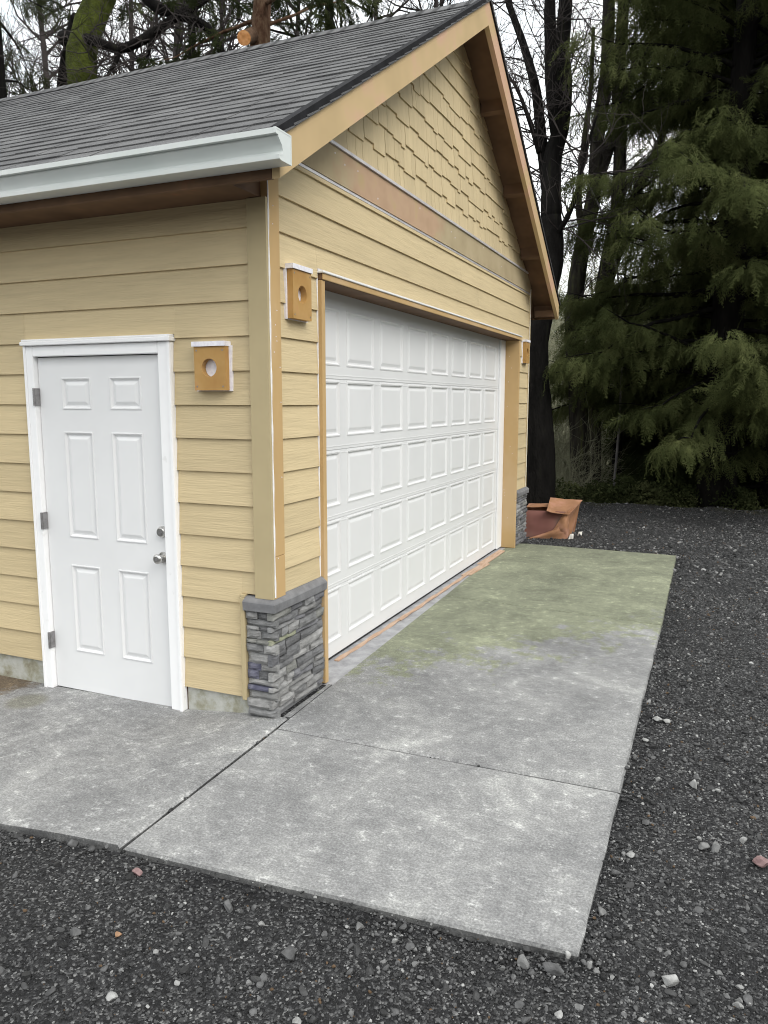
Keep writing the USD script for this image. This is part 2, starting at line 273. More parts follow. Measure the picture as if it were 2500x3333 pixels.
# broom-finished concrete, with pale bloom, olive curing stain towards the far end and rust-brown damp by the wall
M['concrete'] = usdkit.material(stage, L + 'pad_concrete', {
    'g': ('geometry', {}), 'sx': ('separate_xyz', {}),
    'big': ('noise_texture', {'scale': 1.9, 'detail': 5, 'roughness': .68, 'distortion': .5}),
    'mid': ('noise_texture', {'scale': 13, 'detail': 6, 'roughness': .85}),
    'map': ('mapping', {'scale': (1, 2.6, 1), 'rotation': (0, 0, .25)}), 'brm': ('noise_texture', {'scale': 22, 'detail': 6, 'roughness': .75}),
    'fine': ('noise_texture', {'scale': 110, 'detail': 4, 'roughness': .7}),
    'rb': ('rgb_ramp', {'ramp': [(.30, (.165, .165, .165)), (.44, (.215, .215, .214)), (.57, (.258, .258, .254)), (.68, (.345, .345, .335))]}),
    'rm': ('rgb_ramp', {'ramp': [(.30, (.80, .80, .80)), (.5, (1, 1, 1)), (.57, (1.12, 1.12, 1.11)), (.65, (1.9, 1.9, 1.88))]}),
    'rbr': ('rgb_ramp', {'ramp': [(.3, (.84, .84, .84)), (.5, (1, 1, 1)), (.66, (1.22, 1.22, 1.22)), (.74, (1.6, 1.6, 1.58))]}),
    'rf': ('rgb_ramp', {'ramp': [(.25, (.42, .42, .42)), (.5, (1, 1, 1)), (.72, (1.75, 1.75, 1.74))]}),
    'm1': ('mix_color', {'blend_type': 'multiply', 'fac': 1.0, 'use_clamp': False}), 'm2': ('mix_color', {'blend_type': 'multiply', 'fac': .9, 'use_clamp': False}),
    'm3': ('mix_color', {'blend_type': 'multiply', 'fac': .8, 'use_clamp': False}),
    # olive stain: y - 1.05 x - 0.55 + noise > 0
    'lx': ('math', {'math_type': 'multiply_add', 'value2': -1.05, 'value3': -.62}), 'ly': ('math', {'math_type': 'add'}),
    'gn': ('noise_texture', {'scale': 3.6, 'detail': 6, 'roughness': .8}), 'gm': ('math', {'math_type': 'multiply_add', 'value2': 5.2, 'value3': -2.6}), 'gs': ('math', {'math_type': 'add'}),
    'gr': ('map_range', {'from_min': -.08, 'from_max': .22, 'to_min': 0, 'to_max': .95, 'clamp': True}),
    'tint': ('mix_color', {'blend_type': 'multiply', 'b': (.87, .92, .64), 'use_clamp': False}),
    'lx2': ('math', {'math_type': 'multiply_add', 'value2': 7., 'value3': 1.1}), 'lmin': ('math', {'math_type': 'minimum'}),
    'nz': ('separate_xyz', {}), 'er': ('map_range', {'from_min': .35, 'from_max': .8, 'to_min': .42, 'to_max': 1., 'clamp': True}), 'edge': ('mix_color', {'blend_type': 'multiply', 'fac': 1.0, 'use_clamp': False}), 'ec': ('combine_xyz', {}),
    # brown stain by the wall at the left
    'vd': ('vector_math', {'math_type': 'distance', 'vector2': (-2.12, -.06, -.07)}), 'vm': ('math', {'math_type': 'multiply_add', 'value2': -.7, 'value3': .35}), 'va': ('math', {'math_type': 'add'}),
    'vr': ('map_range', {'from_min': .44, 'from_max': .34, 'to_min': 0, 'to_max': .95, 'clamp': True}),
    'brown': ('mix_color', {'blend_type': 'multiply', 'b': (.46, .34, .22), 'use_clamp': False}),
    'vd2': ('vector_math', {'math_type': 'distance', 'vector2': (-1.55, -.27, -.07)}), 'vr2': ('map_range', {'from_min': .14, 'from_max': .09, 'to_min': 0, 'to_max': .6, 'clamp': True}),
    'brown2': ('mix_color', {'blend_type': 'multiply', 'b': (.62, .60, .44), 'use_clamp': False}),
    'bs': ('math', {'math_type': 'multiply_add', 'value2': .5}), 'b': ('bump', {'strength': .4, 'distance': .003}),
    'p': ('principled_bsdf', {'roughness': .82, 'specular_ior_level': .3})},
    [('g.position', 'big.vector'), ('g.position', 'mid.vector'), ('g.position', 'map.vector'), ('map.vector', 'brm.vector'), ('g.position', 'fine.vector'), ('g.position', 'sx.vector'), ('g.position', 'gn.vector'),
     ('big.fac', 'rb.fac'), ('mid.fac', 'rm.fac'), ('brm.fac', 'rbr.fac'), ('fine.fac', 'rf.fac'),
     ('rb.color', 'm1.a'), ('rm.color', 'm1.b'), ('m1.result', 'm2.a'), ('rbr.color', 'm2.b'), ('m2.result', 'm3.a'), ('rf.color', 'm3.b'),
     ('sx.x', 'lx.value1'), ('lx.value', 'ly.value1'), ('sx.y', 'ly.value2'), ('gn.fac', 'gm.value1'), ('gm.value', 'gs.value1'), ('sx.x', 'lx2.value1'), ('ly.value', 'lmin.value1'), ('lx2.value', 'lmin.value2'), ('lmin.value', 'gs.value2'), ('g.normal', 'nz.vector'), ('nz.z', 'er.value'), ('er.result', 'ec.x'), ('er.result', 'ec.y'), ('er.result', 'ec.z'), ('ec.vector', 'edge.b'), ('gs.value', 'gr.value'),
     ('gr.result', 'tint.fac'), ('m3.result', 'tint.a'),
     ('g.position', 'vd.vector1'), ('gn.fac', 'vm.value1'), ('vd.value', 'va.value1'), ('vm.value', 'va.value2'), ('va.value', 'vr.value'), ('vr.result', 'brown.fac'), ('tint.result', 'brown.a'),
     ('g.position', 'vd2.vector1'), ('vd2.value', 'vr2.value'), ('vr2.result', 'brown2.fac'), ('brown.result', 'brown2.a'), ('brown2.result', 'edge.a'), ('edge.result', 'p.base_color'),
     ('fine.fac', 'bs.value1'), ('brm.fac', 'bs.value3'), ('bs.value', 'b.height'), ('b.normal', 'p.normal')], surface='p.BSDF')

# dark crushed gravel and, beyond the edge, forest floor
M['ground'] = usdkit.material(stage, L + 'gravel_ground', {
    'g': ('geometry', {}), 'sx': ('separate_xyz', {}), 'v': ('voronoi_texture', {'scale': 120, 'randomness': 1.}), 'v2': ('voronoi_texture', {'scale': 42, 'randomness': 1.}),
    'n': ('noise_texture', {'scale': 1.3, 'detail': 5}), 'bw': ('separate_color', {}),
    'r': ('rgb_ramp', {'ramp': [(.0, (.007, .007, .0075)), (.45, (.019, .019, .020)), (.75, (.042, .042, .043)), (.9, (.10, .10, .10)), (1., (.22, .22, .215))]}),
    'rn': ('rgb_ramp', {'ramp': [(.3, (.75, .75, .76)), (.7, (1.3, 1.3, 1.29))]}), 'mu': ('mix_color', {'blend_type': 'multiply', 'fac': 1.0, 'use_clamp': False}),
    'fn': ('noise_texture', {'scale': 1.8, 'detail': 8, 'roughness': .7}), 'fr': ('rgb_ramp', {'ramp': [(.3, (.018, .018, .009)), (.5, (.04, .042, .018)), (.7, (.075, .075, .035))]}),
    'ya': ('math', {'math_type': 'multiply_add', 'value2': .8}), 'yr': ('map_range', {'from_min': 9.6, 'from_max': 9.9, 'to_min': 0, 'to_max': 1, 'clamp': True}), 'fm': ('mix_color', {}),
    'b1': ('math', {'math_type': 'multiply_add', 'value2': .6}), 'b': ('bump', {'strength': 1., 'distance': .012, 'invert': True}),
    'p': ('principled_bsdf', {'roughness': .8, 'specular_ior_level': .35})},
    [('g.position', 'v.vector'), ('g.position', 'v2.vector'), ('g.position', 'n.vector'), ('g.position', 'fn.vector'), ('g.position', 'sx.vector'), ('v.color', 'bw.color'), ('bw.r', 'r.fac'), ('n.fac', 'rn.fac'),
     ('r.color', 'mu.a'), ('rn.color', 'mu.b'), ('fn.fac', 'fr.fac'), ('fn.fac', 'ya.value1'), ('sx.y', 'ya.value3'), ('ya.value', 'yr.value'), ('yr.result', 'fm.fac'), ('mu.result', 'fm.a'), ('fr.color', 'fm.b'),
     ('fm.result', 'p.base_color'), ('v2.distance', 'b1.value1'), ('v.distance', 'b1.value3'), ('b1.value', 'b.height'), ('b.normal', 'p.normal')], surface='p.BSDF')
GR = [(.016, 1, 1, 1.02), (.030, 1, 1, 1), (.052, 1, 1, 1), (.092, 1, 1, 1.0), (.16, 1, 1, .98), (.28, 1, 1, .97)]
for i, (a, *t) in enumerate(GR):
    M[f'gravel{i}'] = surf(f'gravel_stone_{"abcdef"[i]}', [(.3, mul(t, a * .6)), (.5, mul(t, a)), (.7, mul(t, a * 1.5))], scale=30, detail=5, rough=.7, bump=.4, bscale=90, bdist=.003)
M['red_stone'] = surf('red_stone', [(.3, (.15, .09, .09)), (.6, (.26, .17, .165))], scale=40, bump=.4)
M['gravel6'] = surf('gravel_stone_g', [(.3, (.06, .038, .02)), (.6, (.12, .078, .045))], scale=30)
M['tan_stone'] = surf('tan_stone', [(.3, (.20, .115, .06)), (.6, (.32, .19, .11))], scale=40, bump=.4)

# ------------------------------------------------------------------ ground
def pad_z(x):           # the pad falls a little towards the entry door
    return np.interp(x, [-4, -1.64, -.57, -.14, .11], [-.078, -.075, -.061, -.017, 0.])
EDGE_Y = 9.55
def ground_z(x, y):
    x, y = np.asarray(x, float), np.asarray(y, float)
    p = np.stack([x, y, 0 * x], -1)
    z = -.026 + .9 * pad_z(np.minimum(x, .11)) + .030 * (meshkit.fbm(p * 1.3, 3, 3) - .5) + .018 * (meshkit.fbm(p * 7, 3, 5) - .5)
    e = EDGE_Y + .5 * (meshkit.noise(p * .7, 8) - .5) + .18 * np.maximum(x - 1.6, 0) - .04 * np.minimum(x, 0)
    berm = np.exp(-((y - e + .25) / .35) ** 2) * .09 * (.6 + .8 * meshkit.noise(p * 2.3, 12))
    d = np.maximum(y - e, 0)
    fall = -np.minimum(.48 * d, 2.1 + .10 * d)
    fall = np.maximum(fall, -5.5)
    far = np.clip((np.hypot(x, y) - 42) / 90, 0, 1)
    rise = far * far * (3 - 2 * far) * 13
    return z + berm + fall + rise + np.where(d > 1, .5 * (meshkit.fbm(p * .35, 3, 9) - .5), 0)
def sheet(xs, ys):
    X, Y = np.meshgrid(xs, ys, indexing='ij'); Z = ground_z(X, Y)
    n, m = X.shape; v = np.stack([X, Y, Z], -1).reshape(-1, 3)
    i, j = np.meshgrid(np.arange(n - 1), np.arange(m - 1), indexing='ij'); i, j = i.ravel(), j.ravel()
    return v, np.stack([i * m + j, (i + 1) * m + j, (i + 1) * m + j + 1, i * m + j + 1], 1)
def axis_pts(lo, a, b, hi, fine, ratio=1.16):
    mid = list(np.arange(a, b + 1e-6, fine)); s = fine; r = [b]
    while r[-1] < hi: s *= ratio; r.append(r[-1] + s)
    s = fine; l = [a]
    while l[-1] > lo: s *= ratio; l.append(l[-1] - s)
    return np.array(l[:0:-1] + mid + r[1:])
gx = axis_pts(-420, -1.6, 4.4, 420, .05); gy = axis_pts(-420, -3.6, 11.2, 420, .05)
obj('ground', sheet(gx, gy), M['ground'], smooth=True, kind='structure')

# ------------------------------------------------------------------ concrete pad of four slabs
pad = thing('concrete_pad', kind='structure')
def quad_slab(q, n=14, m=14, thick=.11, ch=.010, jitter=.0022, seed=0):
    q = np.array(q, float)      # four corners, counter-clockwise
    def grid(qq, nn, mm):
        u, w = np.meshgrid(np.linspace(0, 1, nn), np.linspace(0, 1, mm), indexing='ij')
        return ((1 - u) * (1 - w))[..., None] * qq[0] + (u * (1 - w))[..., None] * qq[1] + (u * w)[..., None] * qq[2] + ((1 - u) * w)[..., None] * qq[3]
    c = q.mean(0); ins = np.array([p + (c - p) / np.linalg.norm(c - p) * ch * 1.41 for p in q])
    g = grid(ins, n, m); V = np.concatenate([g, pad_z(g[..., 0])[..., None]], -1)
    i, j = np.meshgrid(np.arange(n - 1), np.arange(m - 1), indexing='ij'); i, j = i.ravel(), j.ravel()
    F = [np.stack([i * m + j, (i + 1) * m + j, (i + 1) * m + j + 1, i * m + j + 1], 1)]
    v = V.reshape(-1, 3)
    ring = [k * m for k in range(n)] + [(n - 1) * m + k for k in range(1, m)] + [k * m + m - 1 for k in range(n - 2, -1, -1)] + [k for k in range(m - 2, 0, -1)]
    outer = grid(q, n, m).reshape(-1, 2)[ring]
    rg = np.random.default_rng(seed)
    wob = (meshkit.fbm(np.concatenate([outer * 9, np.zeros((len(outer), 1))], 1), 3, seed) - .5)[:, None] * jitter * 4
    cc = outer - c; outer = outer + cc / np.linalg.norm(cc, axis=1, keepdims=True) * wob
    zt = pad_z(outer[:, 0])
    base = len(v); R = len(ring)
    v = np.vstack([v, np.c_[outer, zt - ch], np.c_[outer * 1.0, zt - thick]])
    a = np.array(ring); b = base + np.arange(R); d = b + R; s = np.roll(np.arange(R), -1)
    F += [np.stack([a, b, b[s], a[s]], 1), np.stack([b, d, d[s], b[s]], 1)]
    f = np.vstack(F); 
    return v, f
G = .0075
slabs = [[(-4.2, -1.345), (.131 - G, -1.336), (.104 - G, -.004), (-4.2, -.004)],
         [(.131 + G, -1.336), (1.857, -1.231), (1.858, -.128 - G), (.106 + G, -.146 - G)],
         [(.106 + G, -.144 + G), (1.858, -.126 + G), (1.854, 2.674 - G), (.012, 2.862 - G)],
         [(.012, 2.862 + G), (1.854, 2.674 + G), (1.823, 5.612), (-.105, 5.672)],
         [(.064, .0), (.1085, .0), (.0900, .54), (.064, .54)]]
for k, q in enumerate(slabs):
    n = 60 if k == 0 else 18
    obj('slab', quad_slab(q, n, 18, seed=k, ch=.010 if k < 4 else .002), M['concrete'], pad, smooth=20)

# ------------------------------------------------------------------ garage
W, YM, PT = 5.907, 2.9535, .6024        # gable width, ridge line, roof pitch
RB = 4.678                              # underside of the rake board at the ridge
LEN = 8.4
def roof_z(y, up=0.): return RB + up - PT * np.abs(np.asarray(y) - YM)
G_ = thing('garage', 'tan garage with white doors, grey shingle roof and stone corner bases', 'garage')

# walls, with real openings
gp = sg.Polygon([(0, -.12), (W, -.12), (W, float(roof_z(W, .155))), (YM, RB + .155), (0, float(roof_z(0, .155)))]).difference(rect(.545, -.2, 5.375, 2.42))
obj('gable_wall', to_gable(extrude(gp, .10), -.10), M['soffit'], G_)
sp = rect(-LEN, -.12, -.10, 2.93).difference(rect(-1.60, -.2, -.63, 2.0))
side = obj('side_wall', to_side(extrude(sp, .10), .10), M['soffit'], G_)
obj('far_wall', box(-LEN, -.1, W - .1, W, -.12, 2.93, 0), M['siding'], G_)
obj('back_wall', to_gable(extrude(sg.Polygon([(0, -.12), (W, -.12), (W, float(roof_z(W, .155))), (YM, RB + .155), (0, float(roof_z(0, .155)))]), .1), -LEN - .1), M['siding'], G_)
# foundation just below the siding
obj('foundation', box(-LEN, -1.645, -.006, .05, -.2, .09, .004), M['foundation'], G_)
obj('foundation', box(-.568, -.10, -.006, .05, -.2, .09, .004), M['foundation'], G_)
obj('footing_dirt', box(-.02, .115, -.10, .543, -.2, -.014, .004), M['ground'], G_)
obj('door_sill', box(-.20, .10, .545, 5.6, -.2, -.012, .004), M['sill'], G_)

EXP, Z0 = .1783, .0833
rs = random.Random(4)
def plank(a0, a1, k, zlo=None, zhi=None):
    z0, z1 = Z0 + EXP * k, Z0 + EXP * k + EXP + .012
    tb, tt = .0245, .0105
    if zhi is not None: z1 = min(z1, zhi)
    if zlo is not None and zlo > z0: tb = tb + (tt - tb) * (zlo - z0) / (EXP + .012); z0 = zlo
    tt = .0245 + (.0105 - .0245) * (z1 - (Z0 + EXP * k)) / (EXP + .012)
    w = .0012 * (rs.random() - .5)
    v = [(a0, z0 + w, 0), (a1, z0 + w, 0), (a1, z0 + w, tb), (a0, z0 + w, tb), (a0, z1, 0), (a1, z1, 0), (a1, z1, tt), (a0, z1, tt)]
    f = [(0, 1, 2, 3), (3, 2, 6, 7), (7, 6, 5, 4), (0, 3, 7, 4), (1, 5, 6, 2), (0, 4, 5, 1)]
    return np.array(v), np.array(f)
def flip(m): v, f = vf(m); return v, f[:, ::-1]
# side wall planks
side_siding = thing('side_siding', parent=G_)
def segs(a0, a1, k, maxlen=3.66):
    """joints of a long course"""
    out, a = [], a1
    first = maxlen * (.45 + .5 * ((k * 37) % 10) / 10)
    while a > a0 + .02:
        b = max(a0, a - first); out.append((b + .0008, a - .0008)); a = b; first = maxlen
    return out
XB = -.072      # left edge of the corner board
for k in range(15):
    zt = Z0 + EXP * k
    left_end = -.166 if zt < .60 else XB
    if k < 11: parts = segs(-LEN, -1.641, k) + [(-.571, left_end)]
    else: parts = segs(-LEN, left_end, k)
    if k == 11: parts = segs(-LEN, -1.655, k) + [(-.557, left_end)]
    for a0, a1 in parts:
        if k == 3 and a1 > -.2:         # this course steps round the stone's trim
            a1 = -.170
            obj('plank', to_side(plank(-.1695, XB, k, zlo=.673), 0.), M['siding'], side_siding)
        obj('plank', to_side(plank(a0, a1, k), 0.), M['siding'], side_siding)
    if k == 11: obj('plank', to_side(plank(-1.6545, -.5575, k, zlo=2.0665), 0.), M['siding'], side_siding)
# gable planks
gable_siding = thing('gable_siding', parent=G_)
for k in range(3, 17):
    zt = Z0 + EXP * k
    zlo = .665 if k == 3 else None
    if zt + EXP < 2.45:
        parts = [(.092, .531), (5.383, W - .028)]
        zhi = None
    elif zt < 2.45:
        parts = [(.092, .531), (5.383, W - .028)]; zhi = None
    else:
        parts = [(.092, 3.75 - .55 * (k % 2)), (3.752 - .55 * (k % 2), W - .028)]; zhi = 2.958 if k == 16 else None
    for a0, a1 in parts: obj('plank', flip(to_gable(plank(a0, a1, k, zlo, zhi), 0.)), M['siding'], gable_siding)
    if zt < 2.45 < zt + EXP: obj('plank', flip(to_gable(plank(.532, 5.382, k, 2.456, None), 0.)), M['siding'], gable_siding)

# frieze band with flashings
gin = lambda up, x=0: sg.Polygon([(0, 0), (W, 0), (W, float(roof_z(W, up))), (YM, RB + up), (0, float(roof_z(0, up)))])
obj('frieze_board', to_gable(extrude(rect(0, 2.978, W, 3.172).intersection(gin(.15)), .030), 0.), M['frieze'], G_)
obj('flashing', to_gable(extrude(rect(0, 3.1725, W, 3.190).intersection(gin(.15)), .043), 0.), M['flash'], G_)
obj('flashing', to_gable(extrude(rect(0, 2.9605, W, 2.9775).intersection(gin(.15)), .024), 0.), M['flash'], G_)

# shakes with staggered butts
shakes = thing('gable_shakes', parent=G_)
rk = random.Random(11)
tri = gin(.15)
for row in range(11):
    zb = 3.188 + .150 * row
    y = .02 - rk.random() * .15
    while y < W:
        w = rk.choice((.075, .10, .125, .15, .165, .19, .22, .235))
        drop = rk.choice((-.016, 0., .014, .018)) if row else 0
        lo = zb + drop
        poly = rect(y + .0018, lo, y + w - .0018, zb + .150 + .035).intersection(tri)
        y += w
        if poly.is_empty or poly.area < 4e-4: continue
        v, f = vf(extrude(poly, 1.))
        t = np.clip((v[:, 1] - lo) / .185, 0, 1)
        front = v[:, 2] > .5
        v[:, 2] = np.where(front, .0235 - .0135 * t, 0.004)
        obj('shake', to_gable((v, f), 0.), M['shake'], shakes)

# corner boards with caulk in the seam
zc = .668
obj('corner_board', to_side(extrude(rect(XB + .001, zc - .008, .0405, 2.712), .020), -.0205), M['trim_olive'], G_)
obj('corner_board', box(-.0005, .0405, -.020, .0905, zc - .010, .885, .002), M['trim'], G_)
obj('corner_board', box(-.0005, .0405, -.020, .0905, .887, 2.86, .002), M['trim'], G_)
obj('caulk_bead', tube([(.0415, -.0205 + .002, z) for z in np.linspace(zc, 2.80, 30)], .0042 + .0016 * np.sin(np.arange(30) * 1.7), 6), M['caulk'], G_)
obj('caulk_bead', box(.004, .022, .5315, .5395, .665, 2.43, .002), M['caulk'], G_)
obj('far_corner_trim', box(-.02, .030, W - .026, W + .024, .66, 3.03, .003), M['siding'], G_)
obj('caulk_bead', box(.0305, .034, W - .0275, W - .020, .67, 3.02, .001), M['caulk'], G_)

# ---- roof
roof = thing('roof', parent=G_)
XO = .30
sl = math.hypot(1, PT); ny, nz = PT / sl, 1 / sl
def slope(x, s, h, right=False):
    """point on the near slope: s metres up from the eave edge, h above the deck's top"""
    y = -.343 + s / sl; z = RB + .178 - PT * (YM - y)
    y2, z2 = y - h * ny, z + h * nz
    return np.stack([np.broadcast_to(x, np.shape(y2)) + 0 * y2, (2 * YM - y2) if right else y2, z2], -1)
SL = (YM + .343) * sl
def slope_box(x0, x1, s0, s1, h0a, h1a, h0b, h1b, right=False):
    """h?a at s0, h?b at s1"""
    P = [slope(x, np.array(s), np.array(h), right) for (s, h) in ((s0, h0a), (s0, h1a), (s1, h0b), (s1, h1b)) for x in (x0, x1)]
    return vf(trimesh.convex.convex_hull(np.array(P)))
for r in (False, True):
    obj('roof_deck', slope_box(-LEN - .3, XO - .045, .02, SL - .002, -.022, -.001, -.022, -.001, r), M['soffit'], roof)
    obj('drip_edge', slope_box(XO - .04, XO + .012, .0, SL, .0005, .040, .0005, .040, r), M['black'], roof)
rr = random.Random(5)
NC = 27; ex = SL / NC
rest = []
for i in range(NC):
    s0 = i * ex - (.012 if i == 0 else 0)
    off = (i % 2) * .1524 + (i // 2 % 3) * .02
    xr = XO + .016
    vis_left = -1.75 - i * .155
    x = xr; first = .914 - ((i * 2) % 6) * .1524 + .0
    while x > -LEN - .3:
        w = first if x == xr else .914
        xl = x - w
        tabs = []
        t = x
        nt = 3 if w > .9 else max(1, int(round(w / .3048)))
        for q in range(nt):
            tl = x - w * (q + 1) / nt
            j1, j2 = (rr.random() - .5) * .012, (rr.random() - .3) * .005
            tabs.append(slope_box(tl + .005, t - .005 if not (q == 0 and x == xr) else t, s0 + j1, min(s0 + ex + .05, SL - .001), .004, .0135 + j2, .001, .005))
            t = tl
        if xl > vis_left - .95: obj('shingle', join(tabs), M['shingle'], roof)
        else: rest.append(join(tabs))
        x = xl
obj('shingle_field', join(rest), M['shingle'], roof, kind='stuff')
obj('shingle_field', slope_box(-LEN - .3, XO + .016, -.01, SL, .004, .012, .004, .012, True), M['shingle'], roof, kind='stuff')
caps = []
for k in range(64):
    x1 = XO + .018 - k * .137
    for r in (False, True): caps.append(slope_box(x1 - .19, x1, SL - .145, SL + .012, .012, .0185, .018, .030, r))
obj('ridge_cap', join(caps), M['shingle'], roof)
# rake boards, lookouts, fascia, soffit
for r in (False, True):
    ys = [-.335, YM, YM, -.335] if not r else [2 * YM + .335, YM, YM, 2 * YM + .335]
    pl_ = sg.Polygon([(ys[0], float(roof_z(ys[0]))), (YM, RB), (YM, RB + .176), (ys[0], float(roof_z(ys[0], .176)))])
    obj('rake_board', to_gable(extrude(pl_, .040), XO - .04), M['rake'], roof)
    sub = sg.Polygon([(ys[0], float(roof_z(ys[0], .05))), (YM, RB + .05), (YM, RB + .15), (ys[0], float(roof_z(ys[0], .15)))])
    for yl in (.55, 1.35, 2.2):
        y0 = yl if not r else 2 * YM - yl
        z0 = float(roof_z(y0, .055)); s = -PT if r else PT
        v = np.array([(x, y0 + a, z0 + b + s * a) for x in (.028, XO - .042) for a in (-.02, .02) for b in (0, .098)])
        obj('lookout', vf(trimesh.convex.convex_hull(v)), M['soffit'], roof)
    ya, yb = (-.333, -.312) if not r else (2 * YM + .312, 2 * YM + .333)
    obj('fascia', box(-LEN - .3, XO - .042, ya, yb, 2.700, 2.872, .003), M['soffit'], roof)
    ya, yb = (-.311, -.0) if not r else (2 * YM, 2 * YM + .311)
    obj('soffit', box(-LEN - .3, .0, ya, yb - (.002 if not r else 0), 2.716, 2.728, 0), M['soffit'], roof)
    rp = sg.Polygon([(ya, 2.7285), (yb, 2.7285), (yb, float(roof_z(yb, .15))), (ya, float(roof_z(ya, .15)))])
    obj('eave_return', to_gable(extrude(rp, .018), -.0175), M['soffit'], roof)
    if not r: continue
    yt, yu = (-.311, -.22) if not r else (2 * YM + .22, 2 * YM + .311)
    obj('eave_block', box(.030, XO - .043, yt, yu, 2.722, 2.80, .003), M['soffit'], roof)
# nail heads on rake board & frieze
# ---- gutter
gut = thing('gutter', parent=G_)
GX = .358
prof = [(-.337, 2.842), (-.337, 2.744), (-.424, 2.744), (-.436, 2.747), (-.438, 2.763), (-.422, 2.766), (-.409, 2.772), (-.406, 2.786), (-.416, 2.808), (-.433, 2.824), (-.444, 2.834), (-.444, 2.843), (-.464, 2.844), (-.465, 2.864), (-.448, 2.864)]
th = .0022
P = np.array(prof); N_ = len(P)
def gut_strip(x0, x1, off):
    d = np.gradient(P, axis=0); nn = np.stack([d[:, 1], -d[:, 0]], 1); nn /= np.linalg.norm(nn, axis=1, keepdims=True)
    A, B = P, P + nn * off
    v = np.array([(x, a[0], a[1]) for x in (x0, x1) for S in (A, B) for a in S])
    f = []
    def q(a, b, c, d): f.append((a, b, c, d))
    n = N_
    for k in range(n - 1):
        q(k, k + 1, 2 * n + k + 1, 2 * n + k); q(n + k + 1, n + k, 3 * n + k, 3 * n + k + 1); q(k, n + k, n + k + 1, k + 1); q(2 * n + k, 2 * n + k + 1, 3 * n + k + 1, 3 * n + k)
    q(n - 1, 2 * n - 1, 4 * n - 1, 3 * n - 1); q(0, 2 * n, 3 * n, n)
    return v, np.array(f)
obj('trough', gut_strip(-LEN - .3, GX - .001, -th), M['gutter'], gut, smooth=35)
capp = sg.Polygon(prof[:-1] + [(-.462, 2.864), (-.337, 2.864)])
v, f = vf(extrude(capp, .003)); obj('end_cap', to_gable((v, f), GX), M['gutter'], gut)
rim = capp.buffer(.003).difference(capp.buffer(-.004)); obj('end_cap_rim', to_gable(extrude(rim, .012), GX - .008), M['gutter'], gut)

# ---- entry door
ED = thing('entry_door', parent=G_)
DX0, DX1, DZ0, DZ1 = -1.569, -.661, -.067, 1.961
panels = []
for (z0, z1) in ((1.660, 1.843), (.897, 1.529), (.184, .726)):
    for (x0, x1) in ((-1.393, -1.172), (-1.032, -.808)): panels.append((x0, z0, x1, z1))
slab = rect(DX0, DZ0, DX1, DZ1)
for p in panels: slab = slab.difference(rect(*p))
obj('door_slab', to_side(extrude(slab, .042), .030), M['door_white'], ED)
def raised_panel(a0, b0, a1, b1, steps):
    """nested rectangles: (inset, height)"""
    v, f = [], []
    for ins, h in steps:
        v += [(a0 + ins, b0 + ins, h), (a1 - ins, b0 + ins, h), (a1 - ins, b1 - ins, h), (a0 + ins, b1 - ins, h)]
    n = len(steps)
    for k in range(n - 1):
        for c in range(4):
            d = (c + 1) % 4
            f.append((4 * k + c, 4 * k + d, 4 * k + 4 + d, 4 * k + 4 + c))
    f.append((4 * n - 4, 4 * n - 3, 4 * n - 2, 4 * n - 1))
    return np.array(v), np.array(f)
STEP = [(0, 0.), (.0005, .0035), (.006, .0045), (.011, -.0005), (.017, -.0090), (.024, -.0095), (.042, -.0005), (.046, .0005)]
for p in panels: obj('door_panel', flip(to_side(raised_panel(*p, STEP), -.012)), M['door_white'], ED)
cz0, cz1 = -.075, 2.028
obj('door_casing', box(-1.641, DX0 - .004, -.046, -.002, cz0, cz1, .004), M['casing'], ED)
obj('door_casing', box(DX1 + .004, -.572, -.046, -.002, cz0 + .012, cz1, .004), M['casing'], ED)
obj('door_casing', box(DX0 - .0035, DX1 + .0035, -.0455, -.002, DZ1 + .005, cz1 - .001, .004), M['casing'], ED)
obj('casing_bead', box(-1.641, -1.622, -.052, -.0462, cz0, cz1, .003), M['casing'], ED)
obj('casing_bead', box(-.591, -.572, -.052, -.0462, cz0 + .012, cz1, .003), M['casing'], ED)
obj('drip_cap', box(-1.652, -.560, -.066, -.001, cz1 + .001, cz1 + .024, .004), M['casing'], ED)
obj('drip_cap', box(-1.648, -.564, -.058, -.001, cz1 + .0245, cz1 + .037, .004), M['casing'], ED)
obj('threshold', box(DX0 - .003, DX1 + .003, -.060, .03, -.110, -.082, .004), M['white'], ED)
obj('weather_strip', box(DX0, DX1, -.006, .03, -.0815, -.068, 0), M['rubber'], ED)
obj('jamb', box(DX0 - .03, DX0 - .0035, .0, .1, -.08, 1.99, 0), M['rubber'], ED)
obj('jamb', box(DX1 + .0035, DX1 + .03, .0, .1, -.08, 1.99, 0), M['rubber'], ED)
obj('head_jamb', box(DX0 - .03, DX1 + .03, .0, .1, 1.965, 1.999, 0), M['rubber'], ED)
for hz in (1.732, .988, .238):
    hn = [box(DX0 - .014, DX0 + .006, -.050, -.0125, hz - .051, hz + .051, .002)]
    for q in range(5): hn.append(cyl((DX0 - .003, -.0535, hz - .051 + q * .0206), (0, 0, 1), .0065, .0196, 12))
    obj('hinge', join(hn), M['dark_steel'], ED)
out = np.array([0, -1., 0])
dz, dxk = .975, -.695
obj('deadbolt', join([lathe((dxk, -.012, dz), out, [(0, .0335), (.006, .0335), (.014, .031), (.024, .0255), (.026, .022), (.026, .0)]), box(dxk - .0018, dxk + .0018, -.0395, -.0375, dz - .008, dz + .008, 0)]), M['steel'], ED, smooth=35)
obj('keyway', lathe((dxk, -.0385, dz), out, [(0, .0125), (.001, .0125), (.0012, 0)]), M['dark_steel'], ED)
kz = .826
